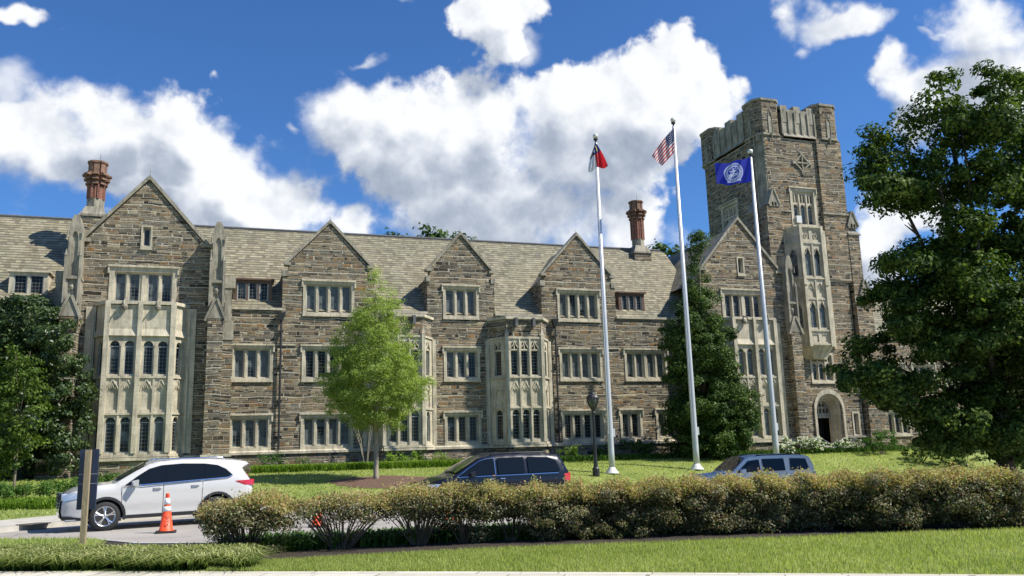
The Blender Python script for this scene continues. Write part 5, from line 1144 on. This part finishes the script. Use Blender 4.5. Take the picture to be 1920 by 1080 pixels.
# traffic cones
ORANGE = plain('orange_plastic', (.85, .085, .02), .45, var=.12); REFL = plain('white_reflective_band', (.78, .78, .76), .35); RUB = plain('black_rubber', (.02, .02, .02), .7)
def make_cone(p, label):
    t = thing('traffic_cone', label, 'traffic cone', p, 0, 'orange cones along the road'); Hc = .92
    prof = lambda z: .165 * (1 - z / Hc) + .035 * (z / Hc)
    def seg(z0, z1, e=0): return [(prof(z0) + e, z0), (prof(z1) + e, z1)]
    mb = MB(); mb.lathe([(.185, .045), (.19, .06)] + seg(.075, .88) + [(.045, .885), (.045, .915), (.035, .92), (.02, .92)], (0, 0), 20); build(mb, 'cone', ORANGE, t, smooth=True, world=False)
    for z0, z1 in ((.50, .615), (.66, .81)): mb = MB(); mb.lathe(seg(z0, z1, .004), (0, 0), 20); build(mb, 'reflective_band', REFL, t, smooth=True, world=False)
    mb = MB(); mb.prism([(-.19, -.23), (.19, -.23), (.23, -.19), (.23, .19), (.19, .23), (-.19, .23), (-.23, .19), (-.23, -.19)], 0, .045); build(mb, 'base', RUB, t, world=False)
    cu = bpy.data.curves.new('txt', 'FONT'); cu.body = 'PTS'; cu.size = .13; cu.align_x = 'CENTER'; cu.align_y = 'CENTER'; to = bpy.data.objects.new('txt', cu); COL.objects.link(to)
    bpy.context.view_layer.update(); me = bpy.data.meshes.new_from_object(to); bpy.data.objects.remove(to)
    ang0 = math.atan2(-p.y, -p.x)
    for v in me.vertices:                                # letters run down the cone and wrap round it
        x, y = v.co.x * 1.25, v.co.y; zz = .27 - x; rr = prof(zz) + .004; a = ang0 + (y) / rr; v.co = (rr * math.cos(a), rr * math.sin(a), zz)
    me.materials.append(RUB); o = bpy.data.objects.new('lettering', me); COL.objects.link(o); o.parent = t
    return t
CP = [hit(311, 999), hit(595, 988), hit(842, 976), hit(1070, 970), hit(1272, 962)]
c0 = make_cone(CP[0], 'orange traffic cone standing clear beside the white car')
for p, lb in zip(CP[1:], ('orange traffic cone behind the sparse second shrub of the hedge', 'orange traffic cone half hidden by the hedge below the dark van bonnet', 'orange traffic cone glimpsed through the hedge below the dark van tail light', 'orange traffic cone barely showing through the hedge left of the silver car')):
    dup(c0, p, 0, lb).scale = (.9, .9, .8)
# ---------------------------------------------------------------- vehicles
def car_paint(name, col, metal=.3, rough=.28, coat=1.0):
    m_ = plain(name, col, rough, metal, .4, coat=coat); return m_
TINT = plain('tinted_glass', (.006, .008, .010), .04, 0, .35, coat=.0); CLEARISH = plain('windscreen_glass', (.02, .03, .028), .03, 0, .6, coat=.3); CHROME = plain('chrome', (.75, .76, .78), .12, 1); TYRE = plain('tyre_rubber', (.018, .018, .018), .75); RIM = plain('alloy_rim', (.62, .63, .65), .25, .9); BLK = plain('black_trim', (.02, .02, .022), .5)
REDL = plain('red_lamp', (.45, .01, .015), .15, 0, .6, coat=1); HEADL = plain('clear_lamp', (.55, .6, .66), .1, .4, .6, coat=1)
def vehicle(S_, label, name, loc, rz, paint):
    t = thing(name, label, 'car', loc, rz)
    L, HW, up = S_['L'], S_['W'] / 2, S_['up']            # up: outline rear-bottom ... roof ... front-bottom (x back->front)
    zb = S_['zb']; belt = S_['belt']; ar = S_['ar']; wx = S_['wx']
    def W(x, z):
        w = HW
        if z > belt: w -= (z - belt) * S_.get('tumble', .36)
        elif z > .75: w -= (z - .75) * .04
        if z < .55: w -= (.55 - z) * .16
        e = max(0, x - (L - .8)) / .8; w -= e * e * S_.get('nose', .17); e = max(0, .5 - x) / .5; w -= e * e * .08
        return w
    arc = []
    for cx in sorted(wx): arc.append([(cx + ar * math.cos(a), max(zb, .36 + ar * math.sin(a))) for a in [math.pi - math.pi * k / 14 for k in range(15)]])
    poly = [up[0]] + [q for A in arc for q in A] + list(up[::-1][:-1])
    poly = [(max(0, x), z) for x, z in poly]
    # refine outline
    def refine(pl, d=.09, closed=True):
        o = []
        n = len(pl)
        for k in range(n if closed else n - 1):
            a, b2 = pl[k], pl[(k + 1) % n]; m_ = max(1, int(math.dist(a, b2) / d))
            for q in range(m_): o.append((a[0] + (b2[0] - a[0]) * q / m_, a[1] + (b2[1] - a[1]) * q / m_))
        if not closed: o.append(pl[-1])
        return o
    upr = refine(up, .09, False); pol = refine(poly)
    upset = set((round(a, 4), round(b2, 4)) for a, b2 in upr)
    def side_mesh(pl, off, inner=.08, rnd=True):
        xs_ = np.arange(min(p[0] for p in pl), max(p[0] for p in pl), inner); zs_ = np.arange(min(p[1] for p in pl), max(p[1] for p in pl), inner)
        pts = [Vector(p) for p in pl]; ed = [(k, (k + 1) % len(pl)) for k in range(len(pl))]
        A = np.array(pl); 
        for x in xs_:
            for z in zs_:
                c = False; j = len(pl) - 1
                for i in range(len(pl)):
                    if ((pl[i][1] > z) != (pl[j][1] > z)) and (x < (pl[j][0] - pl[i][0]) * (z - pl[i][1]) / (pl[j][1] - pl[i][1] + 1e-12) + pl[i][0]): c = not c
                    j = i
                if c and np.min(np.hypot(A[:, 0] - x, A[:, 1] - z)) > inner * .5: pts.append(Vector((x, z)))
        v, e, f, *_ = delaunay_2d_cdt(pts, ed, [list(range(len(pl)))], 1, 1e-5)
        return [(p.x, p.y) for p in v], f
    U = np.array(upr)
    def dedge(x, z): return float(np.min(np.hypot(U[:, 0] - x, U[:, 1] - z)))
    v2, f2 = side_mesh(pol, 0)
    body = MB()
    for s in (-1, 1):
        vs = []
        for x, z in v2:
            w = W(x, z); d = dedge(x, z); w -= max(0, (.13 - d)) ** 1.6 * 1.9
            crease = .012 * math.exp(-((z - S_.get('crease', .95)) / .035) ** 2); vs.append((x, s * (w + crease - (.02 * math.exp(-((z - .5) / .1) ** 2))), z))
        body.add(vs, [tuple(q) if s < 0 else tuple(q)[::-1] for q in f2])
    ny = 10
    def cross(x, z, off=0., wk=1.):
        w = (W(x, z) - .13 ** 1.6 * 1.9) * wk; return [(x, w * (-1 + 2 * k / ny), z + off + (.05 if z > 1.0 else .02) * (1 - (-1 + 2 * k / ny) ** 2)) for k in range(ny + 1)]
    def bulgex(row, x): 
        e = 1 if x > L * .8 else (-1 if x < .4 else 0); return [(a + e * .08 * (1 - (b2 / HW) ** 2) * (1 if c < 1.15 else .3), b2, c) for a, b2, c in row]
    rows = [bulgex(cross(x, z), x) for x, z in upr]
    vs = [p for r_ in rows for p in r_]; body.add(vs, [(i * (ny + 1) + j, (i + 1) * (ny + 1) + j, (i + 1) * (ny + 1) + j + 1, i * (ny + 1) + j + 1) for i in range(len(rows) - 1) for j in range(ny)])
    body.box(.1, L - .1, -HW + .12, HW - .12, zb, zb + .04)
    build(body, 'body', paint, t, smooth=True, world=False)
    def sheet(pl, mat, nm, off=.008, both=True, lab=None, sides=(-1, 1), inner=.12):
        pl = refine(pl, .12); v, f = side_mesh(pl, 0, inner)
        for s in sides:
            mb = MB(); mb.add([(x, s * (W(x, z) + off - max(0, (.13 - dedge(x, z))) ** 1.6 * 1.9 + .012 * math.exp(-((z - S_.get('crease', .95)) / .035) ** 2) - (.02 * math.exp(-((z - .5) / .1) ** 2))), z) for x, z in v], [tuple(q) for q in f])
            build(mb, nm, mat, t, smooth=True, world=False)
    if S_.get('band'): sheet(S_['band'], TINT, 'pillar_trim', .028)
    for pl in S_['win']: sheet(pl, TINT, 'side_window', .036)
    for pl in S_.get('chrome', []): sheet(pl, CHROME, 'window_trim', .040)
    for pl in S_.get('black', []): sheet(pl, BLK, 'trim', .012)
    for x in S_.get('seam', []):
        sheet([(x[0], x[1]), (x[0] + .012, x[1]), (x[2] + .012, x[3]), (x[2], x[3])], BLK, 'door_seam', .004)
    def screen(x0z0, x1z1, nm, mat, wk):
        (x0, z0), (x1, z1) = x0z0, x1z1; rws = []
        for k in range(7):
            q = k / 6; x = x0 + (x1 - x0) * q; z = z0 + (z1 - z0) * q; n = Vector((z1 - z0, x0 - x1)).normalized(); n = n if n.y > 0 else -n
            rws.append([(a + n.x * .035, b2, c + n.y * .035) for a, b2, c in bulgex(cross(x, z, 0, wk), x)])
        mb = MB(); mb.add([p for r_ in rws for p in r_], [(i * (ny + 1) + j, (i + 1) * (ny + 1) + j, (i + 1) * (ny + 1) + j + 1, i * (ny + 1) + j + 1) for i in range(6) for j in range(ny)]); build(mb, nm, mat, t, smooth=True, world=False)
    screen(*S_['ws'], 'windscreen', CLEARISH, .93); screen(*S_['rw'], 'rear_window', TINT, .88)
    for s in (-1, 1):
        mb = MB(); x, z = S_['mir']; y = s * (W(x, z) + .02)
        mb.tube([(x, y - s * .03, z - .02), (x + .02, y + s * .08, z + .02)], .03, 6); mb.add([(x - .06, y + s * .04, z - .05), (x - .06, y + s * .24, z - .05), (x - .06, y + s * .24, z + .11), (x - .06, y + s * .04, z + .12), (x + .1, y + s * .06, z - .03), (x + .07, y + s * .2, z - .03), (x + .06, y + s * .2, z + .07), (x + .09, y + s * .06, z + .08)], [(0, 1, 2, 3), (4, 5, 6, 7), (0, 1, 5, 4), (1, 2, 6, 5), (2, 3, 7, 6), (3, 0, 4, 7)])
        build(mb, 'wing_mirror', S_.get('mirmat', paint), t, world=False)
        for hx, hz in S_.get('handles', []): mb = MB(); y = s * (W(hx, hz) + .035); mb.tube([(hx - .1, y - s * .03, hz - .005), (hx - .07, y, hz), (hx + .07, y, hz), (hx + .1, y - s * .03, hz + .005)], .016, 6); build(mb, 'door_handle', CHROME, t, world=False)
        for pl in S_['tail']: 
            mb = MB(); pl2 = refine(pl, .1); v, f = side_mesh(pl2, 0, .12); mb.add([(x - .02, s * (W(x, z) + .012 - max(0, (.13 - dedge(x, z))) ** 1.6 * 1.9), z) for x, z in v], [tuple(q) for q in f])
            xx = min(p[0] for p in pl); za = min(p[1] for p in pl); zc = max(p[1] for p in pl); mb.box(xx - .03, xx + .1, min(s * (HW - .3), s * (HW - .16)), max(s * (HW - .3), s * (HW - .16)), za, zc); build(mb, 'tail_light', REDL, t, smooth=True, world=False)
        for pl in S_['head']:
            mb = MB(); pl2 = refine(pl, .1); v, f = side_mesh(pl2, 0, .12); mb.add([(x + .012, s * (W(x, z) + .012 - max(0, (.13 - dedge(x, z))) ** 1.6 * 1.9), z) for x, z in v], [tuple(q) for q in f]); 
            xx = max(p[0] for p in pl); za = min(p[1] for p in pl); zc = max(p[1] for p in pl); mb.box(xx - .1, xx + .05, min(s * (HW - .5), s * (HW - .25)), max(s * (HW - .5), s * (HW - .25)), za + .02, zc - .02); build(mb, 'headlight', HEADL, t, smooth=True, world=False)
    mb = MB()
    for k in range(5): mb.box(L - .02, L + .075, -.5, .5, .58 + k * .075, .62 + k * .075)
    mb.box(L - .1, L + .05, -.55, .55, .56, .94); build(mb, 'grille', BLK, t, world=False)
    if S_.get('rails'):
        x0, x1, zr = S_['rails']
        for s in (-1, 1):
            mb = MB(); y = s * (W(1.5, zr) - .12); mb.tube([(x0, y, zr - .03), (x0 + .1, y, zr + .04), (x1 - .1, y, zr + .03), (x1, y, zr - .05)], .022, 6); build(mb, 'roof_rail', S_.get('railmat', CHROME), t, smooth=True, world=False)
    for cx in wx:                                        # wheels: tyre, rim with spokes; dark arch liner
        for s in (-1, 1):
            mb = MB(); mb.M = Matrix.Translation((cx, s * (HW - .13), .36)) @ Matrix.Rotation(math.pi / 2, 4, 'X')
            mb.lathe([(.24, -.1), (.34, -.115), (.362, -.08), (.365, .08), (.34, .115), (.24, .1)], (0, 0), 32); w_ = build(mb, 'wheel', TYRE, t, smooth=True, world=False)
            rm = MB(); rm.M = mb.M; q = -s
            rm.lathe([(.25, .095 * q), (.245, .115 * q), (.225, .10 * q), (.215, .03 * q)], (0, 0), 32)
            rm.lathe([(.05, .10 * q), (.03, .11 * q)], (0, 0), 12)
            for k in range(5):
                a0 = 2 * math.pi * k / 5 + .3
                for da in (-.13, .13): rm.tube([(.04 * math.cos(a0), .04 * math.sin(a0), .095 * q), (.14 * math.cos(a0 + da * .5), .14 * math.sin(a0 + da * .5), .095 * q), (.235 * math.cos(a0 + da * 1.3), .235 * math.sin(a0 + da * 1.3), .09 * q)], [.028, .022, .026], 5)
            build(rm, 'rim', RIM, w_, smooth=False, world=False)
            dk = MB(); dk.M = mb.M; dk.lathe([(.235, .0), (.235, .02 * q)], (0, 0), 24); build(dk, 'brake_disc', BLK, w_, world=False)
        for s in (-1, 1):
            mb = MB(); pts = [(cx + (ar + .0) * math.cos(a), .36 + (ar + .0) * math.sin(a)) for a in [math.pi * k / 16 for k in range(17)]]
            for (xa, za), (xb, zc) in zip(pts[:-1], pts[1:]): mb.add([(xa, s * (HW - .02), za), (xb, s * (HW - .02), zc), (xb, s * (HW - .5), zc), (xa, s * (HW - .5), za)], [(0, 1, 2, 3)])
            mb.box(cx - ar, cx + ar, min(s * (HW - .5), s * (HW - .45)), max(s * (HW - .5), s * (HW - .45)), .2, .36 + ar)
            if S_.get('clad'):
                P1 = [(cx + (ar - .01) * math.cos(a), .36 + (ar - .01) * math.sin(a)) for a in [-.25 + (math.pi + .5) * k / 20 for k in range(21)]]; P2 = [(cx + (ar + .055) * math.cos(a), .36 + (ar + .055) * math.sin(a)) for a in [-.25 + (math.pi + .5) * k / 20 for k in range(21)]]
                for k in range(20): q4 = (P1[k], P1[k + 1], P2[k + 1], P2[k]); mb.add([(a, s * (W(a, max(c, .3)) + .014), c) for a, c in q4], [(0, 1, 2, 3)])
            build(mb, 'wheel_arch', BLK, t, world=False)
    return t
SUV = dict(L=4.7, W=1.90, zb=.27, belt=1.08, ar=.425, wx=(1.0, 3.72), crease=.96, clad=True, tumble=.38,
    up=[(.16, .27), (.06, .35), (.02, .55), (.04, .80), (.07, 1.0), (.14, 1.14), (.27, 1.33), (.33, 1.44), (.14, 1.545), (.20, 1.60), (.55, 1.655), (1.2, 1.70), (1.9, 1.71), (2.45, 1.67), (2.72, 1.60), (3.05, 1.43), (3.38, 1.235), (3.52, 1.15), (3.9, 1.12), (4.25, 1.06), (4.5, .98), (4.63, .88), (4.69, .72), (4.70, .5), (4.66, .34), (4.5, .27)],
    win=[[(2.42, 1.13), (3.30, 1.10), (2.98, 1.33), (2.72, 1.49), (2.42, 1.565)], [(1.42, 1.17), (2.31, 1.135), (2.31, 1.58), (1.9, 1.60), (1.42, 1.585)], [(.62, 1.27), (.75, 1.215), (1.33, 1.18), (1.33, 1.58), (1.0, 1.53), (.78, 1.42)]],
    chrome=[[(.60, 1.25), (.75, 1.19), (3.36, 1.06), (3.36, 1.085), (.75, 1.212), (.63, 1.265)]],
    black=[[(1.45, .27), (3.28, .27), (3.28, .36), (1.45, .37)], [(.02, .3), (.55, .28), (.55, .36), (.03, .4)], [(4.15, .28), (4.68, .3), (4.69, .4), (4.15, .34)]],
    band=[(.62, 1.265), (.75, 1.21), (2.3, 1.13), (3.31, 1.095), (2.98, 1.335), (2.72, 1.495), (2.42, 1.575), (1.9, 1.605), (1.33, 1.585), (1.0, 1.535), (.78, 1.425)],
    seam=[(2.36, .38, 2.36, 1.12), (3.34, .45, 3.36, 1.07), (1.40, .55, 1.38, 1.16)], ws=((3.42, 1.21), (2.76, 1.585)), rw=((.15, 1.16), (.33, 1.43)), mir=(3.06, 1.12), handles=[(2.52, .99), (1.58, 1.02)],
    tail=[[(.04, .97), (.10, 1.12), (.58, 1.10), (.30, .985)]], head=[[(4.18, .93), (4.30, .83), (4.66, .76), (4.66, .90), (4.52, .965)]], rails=(.75, 2.6, 1.70), nose=.24)
WP = car_paint('pearl_white_paint', (.52, .51, .485), .0, .3)
sp = hit(195, 996); yaw = math.pi + R(12)
# local front wheel contact on the near side -> world
def place(spec, wheel_px, yaw, near):
    p = hit(*wheel_px); lx, ly = spec['wx'][1], near * spec['W'] / 2; c, s = math.cos(yaw), math.sin(yaw)
    return Vector((p.x - (lx * c - ly * s), p.y - (lx * s + ly * c), p.z))
pos = place(SUV, (195, 996), yaw, 1); suv = vehicle(SUV, 'white sport utility car parked behind the signboard, its nose to the left', 'parked_suv', (pos.x, pos.y, roadZ(pos.x)), yaw, WP)
VAN = dict(L=5.1, W=1.98, zb=.25, belt=1.06, ar=.40, wx=(1.05, 4.1), crease=.9, tumble=.30,
    up=[(.12, .25), (.04, .4), (.02, .7), (.06, 1.0), (.14, 1.25), (.26, 1.5), (.40, 1.66), (.8, 1.72), (1.8, 1.755), (2.6, 1.74), (3.05, 1.67), (3.5, 1.45), (3.95, 1.18), (4.1, 1.10), (4.5, 1.02), (4.85, .9), (5.03, .75), (5.1, .5), (5.05, .3), (4.9, .25)],
    win=[[(2.72, 1.12), (3.92, 1.09), (3.55, 1.33), (3.2, 1.53), (2.95, 1.60), (2.72, 1.62)], [(1.68, 1.13), (2.60, 1.12), (2.60, 1.63), (1.68, 1.64)], [(.42, 1.18), (.55, 1.15), (1.55, 1.13), (1.55, 1.64), (.8, 1.61), (.55, 1.5)]],
    chrome=[[(.5, 1.085), (4.0, 1.06), (4.0, 1.075), (.5, 1.105)], [(2.69, 1.12), (2.71, 1.12), (2.71, 1.64), (2.69, 1.64)], [(2.7, 1.635), (2.95, 1.61), (3.2, 1.545), (3.55, 1.345), (3.98, 1.08), (4.02, 1.08), (3.57, 1.36), (3.2, 1.565), (2.95, 1.63), (2.7, 1.65)]],
    seam=[(2.65, .35, 2.65, 1.09), (1.62, .6, 1.62, 1.1), (3.86, .5, 3.9, 1.05)], ws=((3.98, 1.17), (3.12, 1.64)), rw=((.16, 1.22), (.36, 1.6)), mir=(3.5, 1.12), handles=[(2.8, .98), (2.45, .98)],
    tail=[[(.02, .80), (.06, 1.08), (.30, 1.06), (.26, .84)]], head=[[(4.5, .88), (4.7, .72), (5.05, .68), (5.03, .76), (4.85, .89)]], rails=(.8, 2.8, 1.745), railmat=BLK, nose=.26)
NAVY = car_paint('dark_navy_paint', (.004, .005, .012), .0, .3, .35); VAN['mirmat'] = BLK
yaw = math.pi + R(2); c = atz(919, 900, 27.9); off = Vector((2.55 * math.cos(yaw), 2.55 * math.sin(yaw), 0)); vp = c - off
vehicle(VAN, 'dark navy minivan with a luggage rail, behind the hedge in the middle', 'parked_minivan', (vp.x, vp.y, roadZ(c.x) - .03), yaw, NAVY)
PATH = dict(L=4.76, W=1.86, zb=.35, belt=1.16, ar=.41, wx=(1.0, 3.85), crease=1.0, tumble=.24,
    up=[(.1, .35), (.03, .5), (.02, .9), (.05, 1.15), (.1, 1.45), (.2, 1.68), (.35, 1.75), (1.0, 1.79), (2.2, 1.79), (2.75, 1.74), (3.0, 1.63), (3.55, 1.20), (3.7, 1.17), (4.2, 1.14), (4.55, 1.06), (4.7, .9), (4.76, .6), (4.7, .38), (4.5, .35)],
    win=[[(2.42, 1.21), (3.42, 1.19), (3.1, 1.44), (2.88, 1.61), (2.42, 1.66)], [(1.38, 1.22), (2.3, 1.21), (2.3, 1.67), (1.38, 1.67)], [(.36, 1.24), (1.18, 1.22), (1.12, 1.67), (.45, 1.64)]],
    seam=[(2.36, .4, 2.36, 1.18), (1.33, .6, 1.33, 1.18)], ws=((3.52, 1.235), (2.9, 1.71)), rw=((.07, 1.2), (.2, 1.62)), mir=(3.2, 1.22), handles=[(2.55, 1.06), (1.5, 1.06)],
    tail=[[(.03, .85), (.06, 1.15), (.18, 1.14), (.18, .86)]], head=[[(4.4, 1.0), (4.45, .85), (4.72, .82), (4.66, .98)]], rails=(.5, 2.5, 1.78), railmat=BLK, nose=.2)
SILV = car_paint('silver_paint', (.74, .71, .66), .0, .4, .2); yaw = math.pi + R(-6); c = atz(1407, 900, 32.6); off = Vector((2.38 * math.cos(yaw), 2.38 * math.sin(yaw), 0)); vp = c - off
vehicle(PATH, 'silver boxy sport utility car behind the hedge in front of the right flagpole', 'parked_suv', (vp.x, vp.y, roadZ(c.x) + .02), yaw, SILV)
